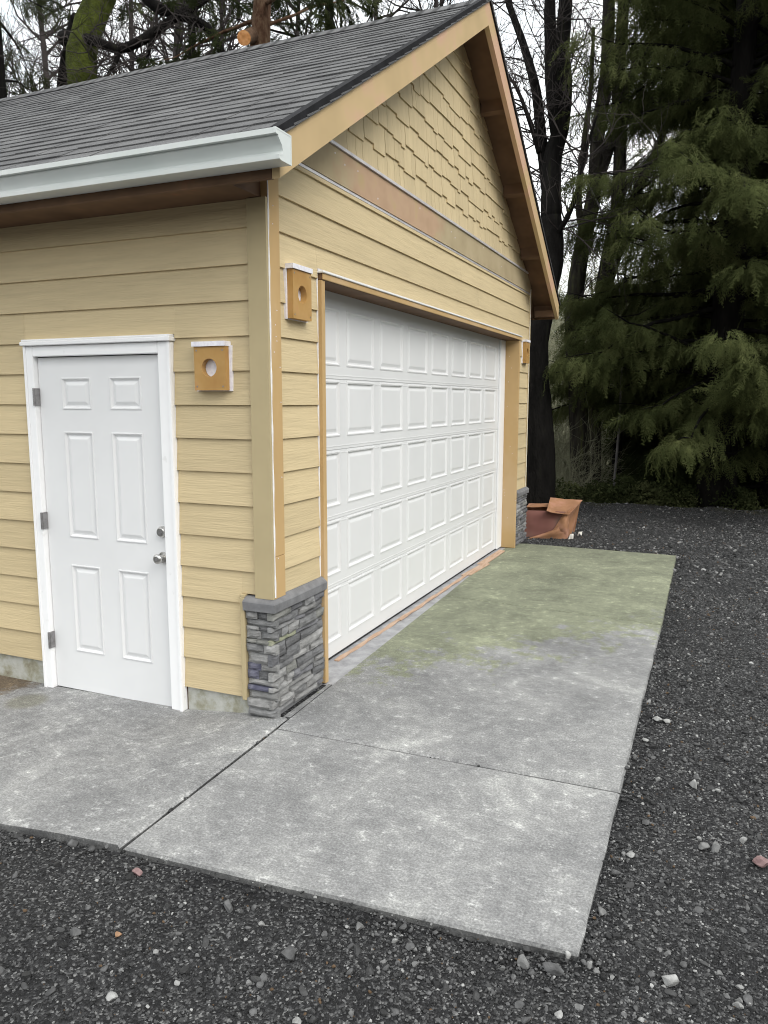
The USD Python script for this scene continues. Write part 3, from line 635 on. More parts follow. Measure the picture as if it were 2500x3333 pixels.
obj('knob', lathe((dxk - .002, -.012, kz), out, [(0, .0335), (.005, .0335), (.011, .030), (.014, .016), (.030, .0145), (.036, .020), (.043, .0265), (.052, .0285), (.060, .0265), (.065, .020), (.066, .012), (.064, .0)]), M['steel'], ED, smooth=40)
obj('keyway', lathe((dxk - .002, -.0765, kz), out, [(0, .0095), (.0022, .009), (.0024, 0)]), M['dark_steel'], ED)

# ---- overhead door
OD = thing('overhead_door', parent=G_)
DXF = -.135
OY0, OY1, OZ = .580, 5.335, 2.393          # clear opening
for r in range(5):
    zb, ztp = .022 + .4575 * r - (.012 if r == 0 else 0), .022 + .4575 * (r + 1) - .0025
    if r == 4: ztp = 2.44
    sec = rect(.55, zb, 5.36, ztp)
    ps = [(.668 + .5557 * k, .106 + .4575 * r, .668 + .5557 * k + .452, .106 + .4575 * r + .362) for k in range(8)]
    for p in ps: sec = sec.difference(rect(*p))
    obj('door_section', to_gable(extrude(sec, .045), DXF - .045), M['overhead'], OD)
    for p in ps: obj('door_panel', to_gable(raised_panel(*p, [(0, 0), (.0005, .0035), (.009, .005), (.014, -.001), (.020, -.009), (.030, -.0095), (.050, -.002), (.055, -.0015)]), DXF), M['overhead'], OD)
    if r: obj('section_rib', join([box(DXF - .004, DXF + .0018, .551, 5.359, zb + .018, zb + .026, .0009), box(DXF - .004, DXF + .0018, .551, 5.359, zb - .028, zb - .020, .0009)]), M['overhead'], OD)
obj('bottom_seal', box(DXF - .04, DXF - .004, .55, 5.36, -.011, .0095, .004), M['rubber'], OD)
obj('stop_trim', box(DXF + .001, DXF + .020, 5.135, OY1 - .001, .004, OZ - .003, .003), M['white'], OD)
JX = .046
obj('jamb_board', box(DXF - .01, JX, OY0 - .040, OY0, -.005, OZ - .001, .003), M['trim'], G_)
obj('jamb_board', box(DXF - .01, JX, OY1, OY1 + .040, -.005, OZ - .001, .003), M['trim'], G_)
obj('header_board', box(DXF - .01, JX, OY0 - .040, OY1 + .040, OZ, OZ + .036, .003), M['soffit'], G_)
obj('header_face', box(JX + .0005, JX + .009, OY0 - .040, OY1 + .040, OZ + .002, OZ + .036, .002), M['trim'], G_)
obj('drip_cap', box(.0, JX + .018, OY0 - .052, OY1 + .052, OZ + .0365, OZ + .049, .003), M['white'], G_)
obj('drip_cap', box(.0, .030, OY0 - .052, OY1 + .052, OZ + .0495, OZ + .062, .002), M['flash'], G_)
rn = random.Random(8)
nails = []
for _ in range(11): nails.append(cyl((-.10 + .14 * rn.random(), 5.3348, .1 + 2.2 * rn.random()), (0, -1, 0), .003, .0012, 8))
for _ in range(11): nails.append(cyl((.0405, .012 + .066 * rn.random(), .75 + 1.95 * rn.random()), (1, 0, 0), .003, .0012, 8))
for _ in range(9): nails.append(cyl((.030, .4 + 4.9 * rn.random(), 3.0 + .15 * rn.random()), (1, 0, 0), .005, .0012, 8))
obj('nail_heads', join(nails), M['plastic_white'], G_, kind='stuff')

# ---- light mounting blocks
def block(side_wall, a0, a1, z0, z1):
    b = thing('mounting_block', parent=G_)
    tr = (lambda m, o: to_side(m, -o)) if side_wall else (lambda m, o: to_gable(m, o))
    ca, cz_ = (a0 + a1) / 2 - (.004 if side_wall else 0), (z0 + z1) / 2 + .004
    hole = sg.Point(ca, cz_).buffer(.047, 24)
    obj('face', tr(extrude(rect(a0, z0, a1, z1).difference(hole), .052), .012), M['block'], b)
    obj('flange', tr(extrude(rect(a0 - .012, z0 - .004, a1 + .016, z1 + .006).difference(hole), .0165), .012), M['plastic_white'], b)
    obj('drip_cap', tr(extrude(rect(a0 - .010, z1 + .001, a1 + .004, z1 + .026), .066), .006), M['plastic_white'], b)
    obj('box_cover', tr(extrude(sg.Point(ca, cz_).buffer(.049, 24), .012), .014), M['plastic_white'], b)
    sc = []
    for sa in (.016, -.016):
        for sz in (.02, -.02):
            ea = a0 + sa if sa > 0 else a1 + sa; ez = z0 + sz if sz > 0 else z1 + sz
            sc.append(extrude(sg.Point(ea, ez).buffer(.0045, 6), .0012))
    for s_ in sc: obj('screw', tr(s_, .0641), M['dark_steel'], b)
block(True, -.402, -.207, 1.765, 1.992)
block(False, .180, .382, 2.146, 2.400)
block(False, 5.57, 5.76, 2.150, 2.392)

# ---- stone veneer
def stone_mesh(a0, b0, a1, b1, depth, seed):
    """rough-faced stone in (a, b), outward c"""
    na, nb = max(3, min(9, int((a1 - a0) / .03) + 2)), 4
    A, B = np.meshgrid(np.linspace(a0, a1, na), np.linspace(b0, b1, nb), indexing='ij')
    p = np.stack([A * 14, B * 26, np.full_like(A, seed * 3.7)], -1)
    Cc = depth + .026 * (meshkit.fbm(p, 3, seed) - .5)
    edge = np.zeros_like(A); edge[[0, -1]] = 1; edge[:, [0, -1]] = 1
    Cc = Cc - .013 * edge
    w = .005 * (meshkit.noise(p * 1.3 + 5, seed + 50) - .5)
    B2 = B + np.where((np.arange(nb)[None] == 0) | (np.arange(nb)[None] == nb - 1), w * 2, w)
    v = np.stack([A, B2, Cc], -1).reshape(-1, 3); m = nb
    i, j = np.meshgrid(np.arange(na - 1), np.arange(nb - 1), indexing='ij'); i, j = i.ravel(), j.ravel()
    f = [np.stack([i * m + j, (i + 1) * m + j, (i + 1) * m + j + 1, i * m + j + 1], 1)]
    ring = [k * m for k in range(na)] + [(na - 1) * m + k for k in range(1, m)] + [k * m + m - 1 for k in range(na - 2, -1, -1)] + [k for k in range(m - 2, 0, -1)]
    bk = v[ring].copy(); bk[:, 2] = 0; b = len(v) + np.arange(len(ring)); a = np.array(ring); s = np.roll(np.arange(len(ring)), -1)
    f.append(np.stack([b, b[s], a[s], a], 1))
    return np.vstack([v, bk]), np.vstack(f)
def stone_rows(zlo, zhi, seed):
    r = random.Random(seed); rows, z = [], zlo
    while z < zhi - .02:
        h = r.choice((.024, .028, .034, .040, .050, .064))
        if zhi - z - h < .026: h = zhi - z
        rows.append((z, z + h)); z += h
    return rows
def veneer(xa, y0, y1, name_label, seed, side_span=None, zlo=.011, flip_y=False):
    ven = thing('stone_veneer', parent=G_)
    rows = stone_rows(zlo, .587, seed); r = random.Random(seed + 1)
    mats = ['stone0', 'stone1', 'stone1', 'stone2', 'stone2', 'stone3', 'stone4', 'stone0']
    n = 0
    for k, (z0, z1) in enumerate(rows):
        wrap = k % 2 == 0
        if side_span:
            a0, a1 = side_span
            a1_ = a1 if wrap else a1 - .030
            cut = [a0, a1_] if r.random() < .35 else [a0, a0 + (a1_ - a0) * r.uniform(.35, .6), a1_]
            for s0, s1 in zip(cut[:-1], cut[1:]):
                mt = M[r.choice(mats)]
                if s0 < -.1 and k in (3, 5, 6): mt = M['stone_violet']
                zz = z0 + (-.018 if s0 < 0 and k == 0 else 0)
                obj('stone', to_side(stone_mesh(s0 + .001, zz + .001, s1 - .001, z1 - .001, .040 + r.uniform(-.008, .010), seed * 100 + n), -.004), mt, ven); n += 1
        y = y0 if not wrap else y0 + .028
        while y < y1 - .01:
            w = r.choice((.07, .11, .15, .20, .26))
            if y1 - y - w < .05: w = y1 - y
            mt = M[r.choice(mats)]
            if k == len(rows) - 5 and y < .05 and side_span: mt = M['stone_olive']
            if z1 - z0 > .05 and r.random() < .45:
                zm = z0 + (z1 - z0) * r.uniform(.4, .6); zs = ((z0, zm), (zm, z1))
            else: zs = ((z0, z1),)
            for q0, q1 in zs:
                tilt = r.uniform(-.012, .012)
                sm, sf = vf(stone_mesh(y + .001, q0 + .001, y + w - .001, q1 - .001, .043 + r.uniform(-.010, .010), seed * 100 + n))
                obj('stone', to_gable((sm, sf), .004), mt, ven); n += 1
            y += w
    if side_span: obj('mortar', join([box(side_span[0] + .002, .022, -.022, -.001, zlo - .025, .587, 0), box(.001, .022, -.0005, y1 - .002, zlo - .025, .587, 0)]), M['cap'], ven)
    else: obj('mortar', box(.001, .022, y0 + .002, y1 - .02, zlo - .025, .587, 0), M['cap'], ven)
    return ven
ven = veneer(.0, -.048, .536, '', 3, side_span=(-.136, .052))
# sloping cap stones, mitred at the corner
def cap_profile():  # (outward from wall, z)
    return [(0, .588), (.056, .588), (.060, .592), (.063, .636), (.058, .643), (.030, .664), (0, .664)]
cp = cap_profile()
def miter(path_pts, outs, mat, parent):
    v = []
    for (px, py), (ox, oy) in zip(path_pts, outs):
        for o, z in cp: v.append((px + ox * o, py + oy * o, z + .0015 * math.sin(px * 40 + py * 31 + z * 90)))
    n = len(cp); k = len(path_pts); f = []
    for i in range(k - 1):
        for j in range(n):
            jj = (j + 1) % n
            f.append((i * n + j, (i + 1) * n + j, (i + 1) * n + jj, i * n + jj))
    f = np.array(f); tri_ = np.vstack([f[:, [0, 1, 2]], f[:, [0, 2, 3]]])
    ends = []
    for b, sgn in ((0, 1), ((k - 1) * n, -1)):
        for j in range(1, n - 1): ends.append((b, b + j, b + j + 1) if sgn > 0 else (b, b + j + 1, b + j))
    obj('cap_stone', (np.array(v), np.vstack([tri_, ends])[:, ::-1]), mat, parent)
miter([(-.140, 0), (0, 0), (0, .15), (0, .3), (0, .5385)], [(0, -1), (1, -1), (1, 0), (1, 0), (1, 0)], M['cap'], ven)
obj('edge_trim', box(-.165, -.1375, -.050, -.002, .075, .656, .003), M['trim_olive'], G_)
obj('edge_trim', box(-.169, -.1375, -.045, -.002, .657, .672, .002), M['trim_olive'], G_)
ven2 = veneer(.0, 5.379, W + .03, '', 9)
miter([(0, 5.377), (0, 5.6), (0, W + .04)], [(1, 0), (1, 0), (1, 0)], M['cap'], ven2)

# ------------------------------------------------------------------ loose things near the doors
def strip(y0, y1, x0, x1, z, label, tilt=0., n=8):
    t = np.linspace(0, 1, n); xs = x0 + (x1 - x0) * t; ys = y0 + (y1 - y0) * t
    v, f = [], []
    for k in range(n):
        w = .016 + .004 * math.sin(k * 2.1)
        zz = z + tilt * t[k] + .003 * math.sin(k * 1.3)
        for dx, dz_ in ((-w, 0), (w, 0), (w, .007), (-w, .007)): v.append((xs[k] + dx, ys[k], zz + dz_))
    for k in range(n - 1):
        for c in range(4): d = (c + 1) % 4; f.append((4 * k + c, 4 * k + d, 4 * k + 4 + d, 4 * k + 4 + c))
    f += [(3, 2, 1, 0), (4 * n - 4, 4 * n - 3, 4 * n - 2, 4 * n - 1)]
    obj('wood_strip', (np.array(v), np.array(f)[:, ::-1]), M['cedar_strip'], label=label, cat='wood strip')
strip(.95, 2.15, -.088, -.070, -.011, 'thin pale wood strip lying under the near end of the overhead door', n=14)
strip(2.0, 3.95, -.062, -.052, -.006, 'long pale wood strip along the middle of the overhead door sill', n=18)
def shard(y0, y1, x0, x1, w, z, label):
    pts = np.array([(x0 - w, y0), (x0 + w * .9, y0 + .05), (x1 + w, y1 - .04), (x1 - w * .6, y1)])
    p = sg.Polygon(pts); v, f = vf(extrude(p, .009)); v[:, 2] += z + .01 * (v[:, 1] - y0)
    obj('wood_strip', (v, f), M['cedar_strip'], label=label, cat='wood strip')
shard(3.72, 4.36, -.052, -.018, .045, -.009, 'broken wood shingle lying at the garage door sill, third from the far jamb')
shard(4.30, 5.12, -.058, -.050, .047, -.010, 'wide split wood piece on the sill beside the far garage jamb')

# cardboard box: crushed, on its side beyond the far corner of the garage
def sheetmesh(corners, n=7, bulge=0., seed=0, rough=.012, th=.005):
    c = np.array(corners, float)
    u, w = np.meshgrid(np.linspace(0, 1, n), np.linspace(0, 1, n), indexing='ij')
    g = ((1 - u) * (1 - w))[..., None] * c[0] + (u * (1 - w))[..., None] * c[1] + (u * w)[..., None] * c[2] + ((1 - u) * w)[..., None] * c[3]
    nr = np.cross(c[1] - c[0], c[3] - c[0]); nr /= np.linalg.norm(nr)
    env = np.sin(np.pi * u) * np.sin(np.pi * w)
    g = g + nr * (bulge * env + rough * (meshkit.fbm(np.stack([u * 2.2, w * 2.2, 0 * u + seed], -1), 3, seed) - .5) * np.minimum(1, 3 * env + .4))[..., None]
    m = n; v = np.vstack([g.reshape(-1, 3), (g - nr * th).reshape(-1, 3)]); o = n * n
    i, j = np.meshgrid(np.arange(n - 1), np.arange(n - 1), indexing='ij'); i, j = i.ravel(), j.ravel()
    q = np.stack([i * m + j, (i + 1) * m + j, (i + 1) * m + j + 1, i * m + j + 1], 1)
    ring = np.array([k * m for k in range(n)] + [(n - 1) * m + k for k in range(1, m)] + [k * m + m - 1 for k in range(n - 2, -1, -1)] + [k for k in range(m - 2, 0, -1)]); s = np.roll(ring, -1)
    return v, np.vstack([q, q[:, ::-1] + o, np.stack([ring, ring + o, s + o, s], 1)])
bx0 = np.array([.20, 6.30, -.045])
CB = thing('cardboard_box', 'crumpled brown cardboard box open on one side, beyond the garage corner', 'box', loc=bx0)
ca, sa = math.cos(.14), math.sin(.14)
def bp(u, d, h): return (u * ca - d * sa, u * sa + d * ca, h)     # u to the right, d away, h up
cb = [('front_wall', [bp(-.26, .0, 0), bp(.27, .0, 0), bp(.25, .05, .36), bp(-.25, .05, .36)], .035, 'cardboard_in', 3),
      ('front_flap', [bp(-.24, -.10, .004), bp(.275, -.03, .0), bp(.268, -.015, .26), bp(.12, -.05, .13)], .03, 'cardboard', 4),
      ('corner_fold', [bp(.10, -.04, .11), bp(.29, -.01, 0), bp(.285, .0, .36), bp(.235, .0, .35)], .05, 'cardboard', 5),
      ('right_wall', [bp(.29, .0, .0), bp(.34, .50, .04), bp(.43, .52, .43), bp(.285, .02, .37)], -.03, 'cardboard', 6),
      ('left_wall', [bp(-.26, .52, 0), bp(-.26, 0, 0), bp(-.25, .02, .33), bp(-.26, .52, .36)], .02, 'cardboard', 7),
      ('back_wall', [bp(.36, .52, 0), bp(-.26, .52, 0), bp(-.26, .54, .36), bp(.42, .53, .42)], .02, 'cardboard', 8),
      ('bottom', [bp(-.26, 0, .004), bp(-.26, .52, .004), bp(.34, .52, .004), bp(.28, 0, .004)], .0, 'cardboard', 9),
      ('top_flap', [bp(.02, -.08, .37), bp(.30, -.05, .345), bp(.45, .50, .455), bp(.03, .54, .47)], -.05, 'cardboard', 10),
      ('top_flap', [bp(-.27, .34, .37), bp(.06, .34, .38), bp(.05, .54, .40), bp(-.25, .54, .385)], .01, 'cardboard', 11)]
for n, c, bl, mt, sd in cb: obj(n, sheetmesh(c, 12, bl, sd, .065), M[mt], CB, smooth=25)
for n, (u, d, h) in enumerate(((.33, -.04, .02), (.43, .22, .01))):
    obj('staple_tab', sheetmesh([bp(u - .03, d, h), bp(u + .03, d + .01, h + .005), bp(u + .035, d + .02, h + .07), bp(u - .01, d + .02, h + .065)], 5, .01, 20 + n, .02), M['tape'], CB)

# ------------------------------------------------------------------ gravel
rg = np.random.default_rng(21)
def rock(seed, flat=.7, sub=1):
    m = trimesh.creation.icosphere(sub, 1.0); v = m.vertices.copy()
    r = np.random.default_rng(seed)
    for _ in range(11):       # cut facets
        d = r.normal(size=3); d /= np.linalg.norm(d); h = r.uniform(.42, .82); s = v @ d
        v = v - np.outer(np.maximum(s - h, 0), d)
    v *= (1, r.uniform(.62, .95), flat * r.uniform(.7, 1.1))
    return v, m.faces
padpoly = shapely.ops.unary_union([sg.Polygon(q) for q in slabs]).buffer(.002)
bpoly = rect(-LEN, -.01, .1, 5.96)
avoid = padpoly.union(bpoly)
import shapely
def scatter(n, x0, x1, y0, y1, seed):
    r = np.random.default_rng(seed); p = np.stack([r.uniform(x0, x1, n), r.uniform(y0, y1, n)], 1)
    inside = shapely.contains_xy(avoid, p[:, 0], p[:, 1])
    return p[~inside]
groups = [(62000, -.95, 2.75, -2.4, .0, .0034, .0095), (30000, 1.8, 3.0, .0, 4., .0045, .011), (26000, -.3, 3.7, 4., 9.9, .007, .017), (14000, -2.5, 5.5, -3.45, 9.5, .005, .016),
          (3600, -1.3, 2.9, -2.75, .0, .009, .023), (3200, 1.8, 3.5, .0, 4.5, .010, .025), (4200, -.3, 4.5, 4.5, 9.9, .013, .034)]
P_, S_, I_ = [], [], []
for gi, (n, x0, x1, y0, y1, s0, s1) in enumerate(groups):
    p = scatter(n, x0, x1, y0, y1, 100 + gi)
    dens = meshkit.fbm(np.c_[p * 1.1, np.zeros(len(p))], 3, 31); keep = rg.random(len(p)) < np.clip(.35 + 2.4 * (dens - .30), .35, 1); p = p[keep]
    s = s0 * (s1 / s0) ** (rg.random(len(p)) ** 1.8)
    dist = shapely.distance(shapely.points(p), padpoly)      # stones banked up against the pad's edge
    z = ground_z(p[:, 0], p[:, 1]) + s * .18 + .030 * np.exp(-dist / .05) * meshkit.noise(np.c_[p * 9, np.zeros(len(p))], 17)
    P_.append(np.c_[p, z]); S_.append(s)
    pr_ = [.19, .24, .25, .19, .09, .025, .015] if gi < 4 else [.08, .18, .28, .26, .15, .045, .005]
    I_.append(rg.choice(7, len(p), p=pr_))
P_, S_, I_ = np.vstack(P_), np.concatenate(S_), np.concatenate(I_)
q = Rot.from_euler('zyx', np.c_[rg.uniform(0, 6.28, len(P_)), rg.normal(0, .35, len(P_)), rg.normal(0, .35, len(P_))]).as_quat()
instancer('/World/gravel', [(f'stone_kind_{"abcdefg"[k]}', rock(40 + k), M[f'gravel{k}']) for k in range(7)], P_, q, S_, I_, 'dark crushed gravel spread all round the concrete pad', 'gravel')

def ground_at(u, v):
    """where the view ray of the photograph's point meets the gravel (u, v in 2500 x 3333)"""
    d = FW + (u - 1250) / FPX * RT - (v - 1666.5) / FPX * UP
    t = (-.07 - C[2]) / d[2]
    return (C + t * d)[:2]
big = [(838, 1990, .033, 'gravel5', 'pale white angular stone lying in front of the pad, nearest its front edge'),
       (625, 2090, .037, 'gravel3', 'large grey rounded stone at the bottom of the picture, half sunk in gravel'),
       (298, 1912, .032, 'red_stone', 'pinkish stone in the gravel left of the pad corner joint'),
       (160, 1838, .030, 'gravel3', 'grey wedge shaped stone close to the left pad edge'),
       (495, 1985, .030, 'gravel3', 'flat grey stone in the gravel below the middle pad edge'),
       (1195, 2128, .040, 'gravel3', 'large grey stone just below the pad corner'),
       (1300, 2000, .026, 'gravel4', 'light stone standing beside the pad corner on its right'),
       (1418, 1577, .034, 'gravel5', 'yellowish white stone, larger of the pair beside the right pad edge'),
       (1438, 1580, .030, 'gravel5', 'white stone touching the yellowish one beside the right pad edge'),
       (1495, 1718, .036, 'gravel5', 'single bright white stone on the dark gravel right of the pad'),
       (1515, 1858, .034, 'gravel4', 'flat grey stone right of the pad, left one of two'),
       (1545, 1862, .034, 'gravel4', 'upright light grey stone right of the pad, right one of two'),
       (1645, 1895, .045, 'red_stone', 'pink and white stone at the right edge of the picture'),
       (1400, 1540, .036, 'gravel4', 'light stone in the cluster beside the middle of the right pad edge'),
       (168, 2045, .030, 'gravel3', 'grey oval stone in the gravel at the lower left'),
       (258, 2045, .020, 'tan_stone', 'small orange brown stone in the gravel at the lower left'),
       (1130, 2110, .030, 'gravel4', 'light angular stone between the pad corner and the picture bottom'),
       (1445, 2150, .034, 'gravel5', 'white chipped stone in the lower right gravel')]
for k, (u, v, s, mt, lb) in enumerate(big):
    x, y = ground_at(u * 2500 / 1659, v * 2500 / 1659)
    vv, ff = rock(200 + k, .75, 2); vv = Rot.from_euler('zx', (k * 1.3, .2 * math.sin(k * 2.))).apply(vv) * s * .88
    vv += (x, y, float(ground_z(x, y)) + s * .38)
    obj('loose_stone', (vv, ff), M[mt], label=lb, cat='stone')

# ------------------------------------------------------------------ trees
def at(a, b, depth):
    """world point at a depth along the view direction through a point of the photograph (1659 x 2212 units)"""
    a, b = a * 2500 / 1659, b * 2500 / 1659
    return C + depth * (FW + (a - 1250) / FPX * RT - (b - 1666.5) / FPX * UP)
def smooth_path(pts, n):
    pts = np.array(pts, float); t = np.r_[0, np.cumsum(np.linalg.norm(np.diff(pts, axis=0), axis=1))]
    from scipy.interpolate import PchipInterpolator
    return PchipInterpolator(t, pts)(np.linspace(0, t[-1], n))
class Tree:
    def __init__(s, seed): s.r = np.random.default_rng(seed); s.big, s.small = [], []
    def limb(s, pts, r0, r1, n=24, sides=10, rough=.12):
        p = smooth_path(pts, n); rad = np.linspace(r0, r1, n)
        rad = rad * (1 + rough * (meshkit.fbm(p * 2.5, 3, 5) - .5) * 2)
        s.big.append(tube(p, rad, sides)); return p, rad
    def grow(s, p, d, L_, r, depth, up=.06, kink=.25, nchild=5, lo=.2, spread=(.5, 1.1), droop=0.):
        n = 5 if depth > 1 else 4
        pts = [np.array(p)]; d = np.array(d, float); d /= np.linalg.norm(d)
        for _ in range(n):
            d = d + s.r.normal(0, kink, 3) * .6 + np.array([0, 0, up - droop]); d /= np.linalg.norm(d)
            pts.append(pts[-1] + d * L_ / n)
        pts = np.array(pts); rad = np.linspace(r, max(r * .35, .0022), n + 1)
        (s.big if r > .03 else s.small).append(tube(pts, rad, 7 if r > .03 else 4 if r > .01 else 3, False))
        if depth <= 0: return
        for _ in range(nchild):
            t = s.r.uniform(lo, 1) * n; k = min(int(t), n - 1); q = pts[k] + (t - k) * (pts[k + 1] - pts[k]); dd = pts[k + 1] - pts[k]; dd /= np.linalg.norm(dd)
            ax = s.r.normal(size=3); ax -= ax @ dd * dd; ax /= np.linalg.norm(ax)
            a = s.r.uniform(*spread); nd = dd * math.cos(a) + ax * math.sin(a)
            s.grow(q, nd, L_ * s.r.uniform(.42, .68), r * s.r.uniform(.42, .58), depth - 1, up, kink, nchild, lo, spread, droop)
    def sprout(s, p, rad, count, L_, r, depth, t0=.1, t1=1., **k):
        """twigs growing out along a limb"""
        n = len(p)
        for _ in range(count):
            t = s.r.uniform(t0, t1) * (n - 1); i = min(int(t), n - 2); q = p[i] + (t - i) * (p[i + 1] - p[i]); d = p[i + 1] - p[i]; d /= np.linalg.norm(d)
            ax = s.r.normal(size=3); ax -= ax @ d * d; ax /= np.linalg.norm(ax)
            s.grow(q, ax * .8 + d * s.r.uniform(.1, .9), L_ * s.r.uniform(.5, 1.2), min(r, rad[i] * .6), depth, **k)

def finish(tr, name, label, cat, bark, twig, base, group=None):
    T = thing(name, label, cat, group, loc=base)
    b = np.array(base)
    if tr.big:
        v, f = join(tr.big); obj('trunk', (v - b, f), bark, T, smooth=True)
    if tr.small:
        v, f = join(tr.small); obj('twigs', (v - b, f), twig, T, kind='stuff')
    return T

def gz(x, y): return float(ground_z(np.array(x), np.array(y)))

# --- maple clump right of the garage: dark trunk, mossy stems (depth about 13 m)
t = Tree(1); D_ = 12.2
base = at(1152, 1080, D_); base[2] = gz(base[0], base[1]) - .1
p, r_ = t.limb([base, at(1158, 1000, D_), at(1152, 880, D_), at(1150, 760, D_), at(1172, 640, D_), at(1190, 560, D_), at(1190, 470, D_)], .34, .17, 40, 14)
stems = []
for pts, r0, r1 in (([at(1190, 480, D_), at(1190, 420, D_), at(1192, 350, D_), at(1212, 270, D_), at(1218, 190, D_), at(1214, 100, D_), at(1222, 0, D_), at(1228, -160, D_)], .165, .09),
                    ([at(1188, 440, D_), at(1170, 300, D_ + .3), at(1160, 210, D_ + .4), at(1135, 110, D_ + .6), at(1100, 10, D_ + .8), at(1070, -80, D_ + 1)], .11, .04),
                    ([at(1205, 300, D_), at(1192, 180, D_ - .2), at(1188, 60, D_ - .3), at(1190, -120, D_ - .3)], .12, .07),
                    ([at(1190, 520, D_), at(1225, 470, D_ - .3), at(1250, 400, D_ - .5), at(1265, 330, D_ - .7), at(1290, 250, D_ - 1)], .05, .015),
                    ([at(1165, 330, D_), at(1140, 250, D_), at(1110, 180, D_), at(1085, 150, D_)], .05, .015)):
    p, r_ = t.limb(pts, r0, r1, 26, 9); stems.append((p, r_))
for p, r_ in stems: t.sprout(p, r_, 20, 1.2, .014, 2, up=.03, kink=.3, nchild=4)
finish(t, 'bare_maple_tree', 'bare dark maple with forked mossy stems, right beside the garage roof', 'tree', M['black_bark'], M['twig'], base)
t = Tree(2); D_ = 14.5
base = at(1262, 1075, D_); base[2] = gz(base[0], base[1]) - .1
stems = []
for pts, r0, r1 in (([base, at(1248, 860, D_), at(1240, 660, D_), at(1252, 560, D_), at(1285, 400, D_), at(1290, 300, D_), at(1310, 160, D_), at(1315, 0, D_), at(1318, -150, D_)], .20, .10),
                    ([at(1290, 390, D_), at(1320, 300, D_), at(1340, 225, D_), at(1370, 150, D_), at(1420, 60, D_)], .13, .05),
                    ([base + (.2, 0, 0), at(1285, 820, D_), at(1300, 640, D_), at(1335, 430, D_), at(1340, 300, D_), at(1335, 180, D_), at(1345, 40, D_), at(1350, -120, D_)], .17, .10),
                    ([at(1295, 650, D_ + .2), at(1325, 570, D_ + .1), at(1370, 430, D_), at(1420, 320, D_), at(1450, 240, D_), at(1500, 140, D_)], .12, .05),
                    ([at(1310, 600, D_ + .2), at(1365, 510, D_), at(1430, 420, D_), at(1480, 370, D_)], .06, .02),
                    ([at(1262, 520, D_), at(1250, 420, D_), at(1262, 300, D_), at(1275, 200, D_), at(1282, 60, D_)], .07, .03)):
    p, r_ = t.limb(pts, r0, r1, 30, 9); stems.append((p, r_))
for p, r_ in stems: t.sprout(p, r_, 15, 1.2, .013, 2, t0=.3, up=.03, kink=.3, nchild=4)
finish(t, 'bare_maple_tree', 'clump of bare black maple stems between the roof edge and the cedar', 'tree', M['dark_bark'], M['twig'], base)
# leaning grey sapling crossing both
t = Tree(3)
base = at(1318, 1000, 14.0); base[2] = gz(base[0], base[1])
p, r_ = t.limb([base, at(1345, 760, 13.6), at(1322, 520, 13.2), at(1270, 395, 13), at(1220, 300, 12.8), at(1165, 230, 12.6), at(1130, 190, 12.5)], .028, .010, 30, 6, .03)
t.sprout(p, r_, 12, .9, .007, 1, t0=.4, up=-.02)
finish(t, 'leaning_sapling', 'thin grey leafless sapling leaning left across the maple stems', 'sapling', M['grey_branch'], M['twig'], base)

# --- left, behind the roof: mossy trunk
t = Tree(4); D_ = 15.5
base = at(172, 560, D_); base[2] = gz(base[0], base[1])
p0, r0_ = t.limb([base, at(172, 330, D_), at(178, 180, D_), at(176, 120, D_), at(190, 60, D_), at(215, 0, D_), at(238, -70, D_), at(250, -160, D_)], .36, .26, 40, 16, .16)
T_ = finish(t, 'mossy_maple_tree', 'thick leaning trunk wrapped in green moss above the left roof ridge', 'tree', M['moss_bark'], M['twig'], base)
t = Tree(5); stems = []; D2 = 15.2
base = at(120, 600, D2 + 3); base[2] = gz(base[0], base[1])
for pts, r0, r1 in (([base, at(130, 300, D2 + 3), at(150, 100, D2 + 2), at(165, 40, D2 + 1)], .22, .12),
                    ([at(150, 100, D2 + 2), at(210, 90, D2), at(255, 106, D2), at(315, 82, D2), at(375, 41, D2), at(410, 20, D2), at(470, -30, D2)], .10, .085),
                    ([at(300, -40, D2), at(340, 15, D2), at(400, 36, D2), at(450, 62, D2), at(478, 110, D2), at(500, 140, D2)], .13, .07),
                    ([at(255, 106, D2), at(252, 128, D2), at(240, 150, D2), at(225, 175, D2)], .06, .02),
                    ([at(330, 75, D2), at(322, 110, D2), at(310, 150, D2)], .05, .02)):
    p, r_ = t.limb(pts, r0, r1, 24, 9, .2); stems.append((p, r_))
for p, r_ in stems: t.sprout(p, r_, 14, 1.5, .02, 2, up=.02, kink=.35, nchild=4)
finish(t, 'bare_maple_tree', 'bare maple with a black crooked limb reaching right above the ridge', 'tree', M['black_bark'], M['twig'], base)

# --- background bare trees behind the roof
bare = [(60, 22., 6, 'bare grey tree of fine twigs at the far left behind the roof'), (270, 24., 7, 'bare twiggy tree just right of the mossy trunk'),
        (390, 22., 8, 'bare twiggy tree halfway between the mossy trunk and the fir'), (470, 26., 9, 'bare twiggy tree just left of the reddish fir'),
        (640, 25., 10, 'bare twiggy tree just right of the reddish fir'), (800, 24., 12, 'bare twiggy tree above the middle of the ridge'), (930, 25., 13, 'bare twiggy tree near the peak of the roof')]
for a, dep, sd, lb in bare:
    t = Tree(sd); b = at(a, 700, dep); b[2] = gz(b[0], b[1]) - .2
    top = at(a + 10, -120, dep)
    p, r_ = t.limb([b, b + (top - b) * .5 + t.r.normal(0, .25, 3), top], .15, .06, 20, 7)
    t.sprout(p, r_, 44, 3.0, .04, 3, t0=.42, up=.09, kink=.28, nchild=4, spread=(.4, .9))
    finish(t, 'bare_tree', lb, 'tree', M['twig'], M['twig'], b)

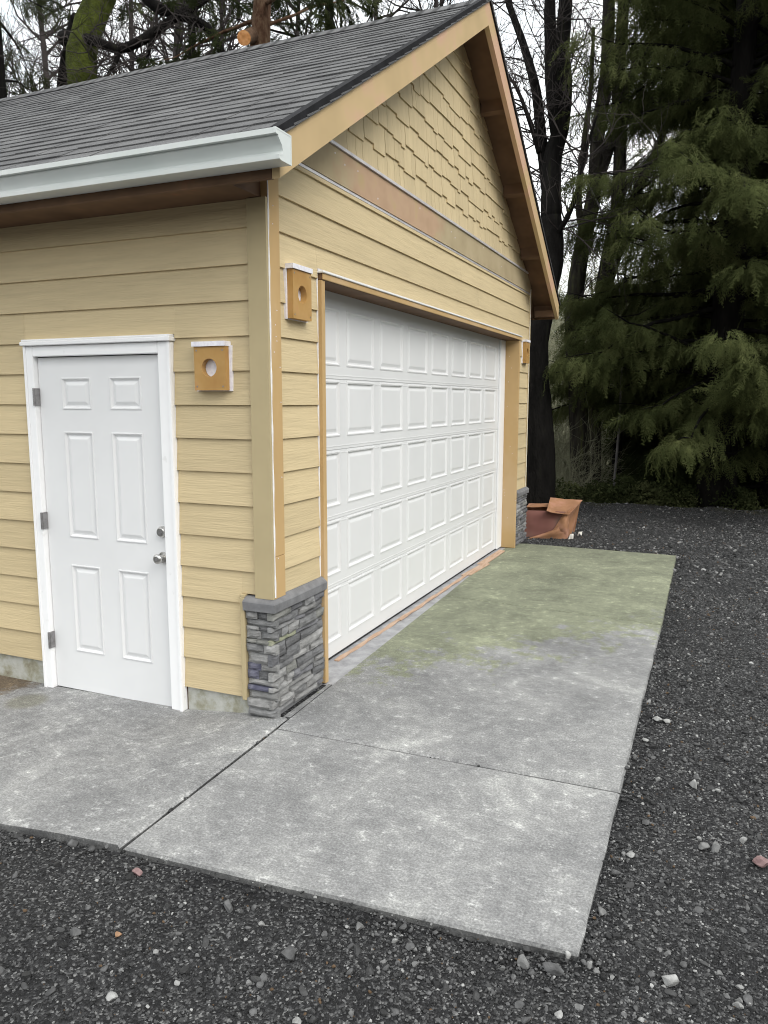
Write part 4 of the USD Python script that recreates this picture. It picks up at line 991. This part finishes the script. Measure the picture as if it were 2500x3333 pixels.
# --- conifer sprays
def cedar_frond(seed, L_=.5, pairs=13, wid=.16, leaf=.022, droop=.35, sub=5):
    """flat hanging spray: axis along +x drooping to -z, leaflets in the xy plane"""
    r = np.random.default_rng(seed); v, f = [], []
    def axis(t): return np.array([L_ * t * (1 - .12 * t), .02 * math.sin(t * 3 + seed), -droop * L_ * t * t])
    def blade(p, d, l, w, nrm):
        d = d / np.linalg.norm(d); s = np.cross(nrm, d); s /= np.linalg.norm(s) + 1e-9
        k = len(v); v.extend([p - s * w * .4, p + s * w * .4, p + d * l * .55 + s * w, p + d * l, p + d * l * .55 - s * w]); f.extend([(k, k + 1, k + 2), (k, k + 2, k + 4), (k + 4, k + 2, k + 3)])
    nrm = np.array([0, 0, 1.])
    for i in range(pairs):
        t = .08 + .9 * i / (pairs - 1); p = axis(t); env = math.sin(math.pi * (.18 + .8 * t)) ** .8
        for sgn in (-1, 1):
            l = wid * env * r.uniform(.45, 1.35); d = np.array([.72, sgn * .75, -.12 - .35 * t]) + r.normal(0, .22, 3); d /= np.linalg.norm(d)
            for q in range(sub):
                u = (q + .4) / sub; pp = p + d * l * u - np.array([0, 0, .18 * l * u * u])
                for s2 in (-1, 1):
                    dd = d + s2 * .7 * np.cross(nrm, d) + r.normal(0, .16, 3); blade(pp, dd, leaf * r.uniform(.9, 1.7) * (1.25 - .5 * u), leaf * .20, nrm + r.normal(0, .35, 3))
            blade(p, d, l, .004, nrm)
    blade(axis(0), axis(1) - axis(0), L_, .006, nrm)
    return np.array(v), np.array(f)
FR = [cedar_frond(1, .38, 12, .10, .015), cedar_frond(2, .32, 11, .09, .014, droop=.6), cedar_frond(3, .40, 12, .11, .015, droop=.7)]
FR_S = [cedar_frond(4, .40, 9, .12, .03, .3, 4), cedar_frond(5, .36, 8, .11, .03, .15, 4)]

def conifer(name, label, base, height, trunk_r, crown, seed, bark, leaf, lean=(0, 0), nb=60, zlow=1.0, nfr=70, fronds=FR, scale=1., cat='tree', droop=.5, bl_power=.6, face=None, skip=None, trunk_path=None):
    """crown: longest branch length. Branches droop; sprays hang along them"""
    r = np.random.default_rng(seed)
    base = np.array(base, float); T = thing(name, label, cat, loc=base)
    n = 30; tt = np.linspace(0, 1, n)
    path = np.stack([lean[0] * tt, lean[1] * tt, height * tt], 1) if trunk_path is None else smooth_path(np.array(trunk_path) - base, n)
    rad = trunk_r * (1 - .85 * tt) * (1 + .5 * np.exp(-tt * height / .35)) * (1 + .12 * (meshkit.fbm(path * 1.7 + seed, 3, seed) - .5))
    parts = [tube(path, rad, 14)]
    pos, rot, sca, idx = [], [], [], []
    for k in range(nb):
        t = (zlow + (height - zlow) * ((k + r.random()) / nb)) / height
        if t > .985: continue
        o = path[0] + (path[-1] - path[0]) * t if trunk_path is None else np.array([np.interp(t * (n - 1), np.arange(n), path[:, c]) for c in range(3)])
        az = r.uniform(0, 2 * math.pi) if face is None else r.normal(face[0], face[1])
        L_ = crown * (1 - t) ** bl_power * r.uniform(.6, 1.12) + .25
        if skip and skip(base + o, az, L_): continue
        d = np.array([math.cos(az), math.sin(az), r.uniform(-.25, .55)])
        m = 9; bpts = [o]
        for q in range(m):
            d2 = d + np.array([0, 0, -droop * (q / m) * 1.3 + (droop * 1.1 if q > m * .7 else 0)]) + r.normal(0, .07, 3); d2 /= np.linalg.norm(d2)
            bpts.append(bpts[-1] + d2 * L_ / m)
        bpts = np.array(bpts); parts.append(tube(bpts, np.linspace(.012 + .012 * L_, .004, m + 1), 5, False))
        cnt = int(nfr * L_ / max(crown, .1) * r.uniform(.6, 1.2)) + 3
        for _ in range(cnt):
            u = (.12 + .88 * r.random() ** .75) * m; i = min(int(u), m - 1); q = bpts[i] + (u - i) * (bpts[i + 1] - bpts[i]); d3 = bpts[i + 1] - bpts[i]
            yaw = math.atan2(d3[1], d3[0]) + r.choice((-1, 1)) * r.uniform(.1, 1.35); pit = r.uniform(.05, 1.0); rol = r.normal(0, .45)
            off = np.array([math.cos(yaw), math.sin(yaw), -.35]) * r.uniform(0, .32) * scale
            pos.append(q + off); rot.append((yaw, pit, rol)); sca.append(scale * r.uniform(.65, 1.2)); idx.append(r.integers(len(fronds)))
    v, f = join(parts); obj('trunk', (v, f), bark, T, smooth=True)
    qu = Rot.from_euler('ZYX', np.array(rot)).as_quat()
    instancer(T + '/crown', [(f'spray_{"abcd"[k]}', m, leaf) for k, m in enumerate(fronds)], pos, qu, sca, idx)
    return T

# right: big cedar with hanging sprays, and darker ones behind it
b = at(1545, 1108, 12.6); b[2] = gz(b[0], b[1]) - .1
conifer('cedar_tree', 'large cedar with drooping green sprays over the gravel edge at right', b, 14., .30, 2.65, 31, M['black_bark'], M['cedar_leaf'], nb=210, zlow=1.5, nfr=125, droop=.5, bl_power=.3)
b2 = at(1690, 1100, 13.2); b2[2] = gz(b2[0], b2[1]) - .1
conifer('cedar_tree', 'dark cedar trunk with foliage at the right edge of the picture', b2, 15., .42, 2.9, 32, M['black_bark'], M['cedar_leaf'], nb=170, zlow=1.0, nfr=105, droop=.5, bl_power=.3)
b3 = at(1330, 1060, 15.0); b3[2] = gz(b3[0], b3[1]) - .1
conifer('young_cedar_tree', 'smaller cedar with low yellowish sprays behind the cardboard box', b3, 5.4, .12, 2.2, 33, M['black_bark'], M['cedar_leaf'], nb=42, zlow=2.9, nfr=95, droop=.5, bl_power=.5)
b4 = at(1460, 1080, 15.2); b4[2] = gz(b4[0], b4[1]) - .1
conifer('cedar_tree', 'tall cedar rising behind the maple stems, foliage only near the top', b4, 15., .2, 2.1, 34, M['black_bark'], M['cedar_leaf'], nb=80, zlow=7.4, nfr=130, droop=.5, bl_power=.3)
for k, (a, dep, h, cr, lb) in enumerate(((1475, 16.5, 5.6, 2.0, 'black-green conifer behind the big cedar, left of its trunk'), (1590, 16., 6.0, 2.8, 'black-green conifer behind the big cedar, right of its trunk'),
                                         (1640, 16., 15, 2.8, 'black-green conifer at the right edge behind the dark cedar'), (1560, 19., 15.0, 2.1, 'farthest black-green conifer closing the gap behind the big cedar trunk'),
                                         (1500, 15., 3.4, 2.0, 'low bushy black-green conifer under the big cedar'), (1640, 15., 3.4, 2.0, 'low bushy black-green conifer at the right edge of the gravel'))):
    b = at(a, 1080, dep); b[2] = gz(b[0], b[1]) - .1
    conifer('dark_conifer', lb, b, h, .2, cr, 40 + k, M['black_bark'], M['dark_leaf'], nb=70, zlow=.1, nfr=90, scale=1.5, droop=.4, bl_power=.4)

# left: fir with reddish trunk and a sawn limb
D_ = 13.; b = at(556, 520, D_); b[2] = gz(b[0], b[1])
tp = [b, at(558, 250, D_), at(562, 90, D_), at(567, 0, D_), at(575, -150, D_), at(580, -500, D_)]
FT = conifer('fir_tree', 'fir with reddish bark and a freshly sawn limb above the roof', b, float(tp[-1][2] - b[2]), .36, 2.6, 51, M['red_bark'], M['dark_leaf'], nb=28, zlow=5.6, nfr=50, fronds=FR_S, droop=.35, bl_power=.2, trunk_path=tp)
c0 = at(545, 76, D_ - .05); c1 = at(527, 82, D_ - 1.15)
v, f = tube([c0, c0 + (c1 - c0) * .5, c1], [.12, .108, .104], 14); obj('cut_limb', (v - b, f), M['red_bark'], FT)
ax = (c1 - c0) / np.linalg.norm(c1 - c0)
v, f = lathe(c1, ax, [(.001, .104), (.004, .099), (.005, .05), (.005, 0)], 18); obj('cut_face', (v - b, f), M['fresh_cut'], FT)
b = at(715, 500, 17.); b[2] = gz(b[0], b[1])
conifer('fir_tree', 'dark fir with wide mossy boughs right of the reddish trunk', b, 13., .34, 4.2, 52, M['black_bark'], M['dark_leaf'], nb=36, zlow=5.6, nfr=60, fronds=FR_S, droop=.15, bl_power=.3)
b = at(25, 600, 18.); b[2] = gz(b[0], b[1])
conifer('fir_tree', 'drooping fir at the top left corner behind the roof', b, 15., .3, 3.0, 53, M['black_bark'], M['dark_leaf'], nb=40, zlow=6.0, nfr=60, fronds=FR, scale=1.2, droop=.7, bl_power=.3)
b = at(430, 600, 19.); b[2] = gz(b[0], b[1])
conifer('fir_tree', 'fir with black boughs left of the sawn limb', b, 14., .26, 2.6, 54, M['black_bark'], M['dark_leaf'], nb=16, zlow=7.0, nfr=50, fronds=FR_S, droop=.3, bl_power=.3)

# ------------------------------------------------------------------ undergrowth on the slope beyond the gravel
def bush(seed, h=1.4, twigs=26):
    t = Tree(seed)
    for _ in range(twigs):
        a = t.r.uniform(0, 6.28); t.grow((t.r.normal(0, .12), t.r.normal(0, .12), 0), (math.cos(a) * .45, math.sin(a) * .45, 1), h * t.r.uniform(.5, 1.1), .008, 2, up=.02, kink=.25, nchild=4)
    return join(t.small + t.big)
def leafy(seed, h=.9, n=520):
    r = np.random.default_rng(seed); v, f = [], []
    for _ in range(n):
        u = r.normal(size=3); u /= np.linalg.norm(u); p = u * np.array([.55, .55, .45]) * r.uniform(.55, 1.05) * h + (0, 0, .45 * h)
        d = r.normal(size=3); d /= np.linalg.norm(d); e = np.cross(d, r.normal(size=3)); e /= np.linalg.norm(e); l = r.uniform(.025, .055); k = len(v)
        v += [p - d * l, p + e * l * .45, p + d * l, p - e * l * .45]; f += [(k, k + 1, k + 2), (k, k + 2, k + 3)]
    return np.array(v), np.array(f)
r = np.random.default_rng(77)
pos, sca, idx = [], [], []
for _ in range(1100):
    y = 9.9 + 32 * r.random() ** 1.6; x = r.uniform(-14 - .4 * y, 14)
    if x > .2 - .14 * (y - 10): continue        # the brush thins out under the cedars
    pos.append((x, y, gz(x, y) - .05)); sca.append(r.uniform(.4, .8) if y < 13 else r.uniform(1.4, 2.6)); idx.append(r.choice(4, p=[.33, .27, .2, .2]))
q = Rot.from_euler('z', r.uniform(0, 6.28, len(pos))).as_quat()
instancer('/World/undergrowth', [('twig_bush_a', bush(61), M['pale_twig']), ('twig_bush_b', bush(62, 2.0, 18), M['pale_twig']), ('leaf_bush_a', leafy(63), M['shrub_leaf']), ('leaf_bush_b', leafy(64, 1.2, 1100), M['far_leaf'])],
          pos, q, sca, idx, 'pale twiggy undergrowth and brush on the slope beyond the gravel', 'undergrowth')
# low leafy brush along the gravel's far edge
pos, sca, idx = [], [], []
for _ in range(240):
    x = r.uniform(-1.5, 6.5); y = 9.75 + abs(r.normal(0, .5)) + .18 * max(x - 1.6, 0)
    pos.append((x, y, gz(x, y) - .04)); sca.append(r.uniform(.35, .95)); idx.append(r.integers(2))
q = Rot.from_euler('z', r.uniform(0, 6.28, len(pos))).as_quat()
instancer('/World/edge_brush', [('leaf_bush_a', leafy(65, .8, 480), M['dark_leaf']), ('leaf_bush_b', leafy(66, .7, 480), M['shrub_leaf'])], pos, q, sca, idx, 'low dark green brush along the far edge of the gravel', 'brush')
# wood on the far side of the valley
pos, sca, idx = [], [], []
for _ in range(1500):
    a = r.uniform(-2.6, 2.6); d = r.uniform(45, 150); x, y = d * math.sin(a) - 4, d * math.cos(a)
    if y < 30 and abs(x) < 30: continue
    pos.append((x, y, gz(x, y) - .3)); sca.append(r.uniform(5, 9)); idx.append(r.integers(2))
q = Rot.from_euler('z', r.uniform(0, 6.28, len(pos))).as_quat()
instancer('/World/far_wood', [('crown_a', leafy(67, 1.2, 900), M['far_leaf']), ('crown_b', bush(68, 1.6, 30), M['pale_twig'])], pos, q, sca, idx, 'far-off wood on the other side of the valley', 'wood')
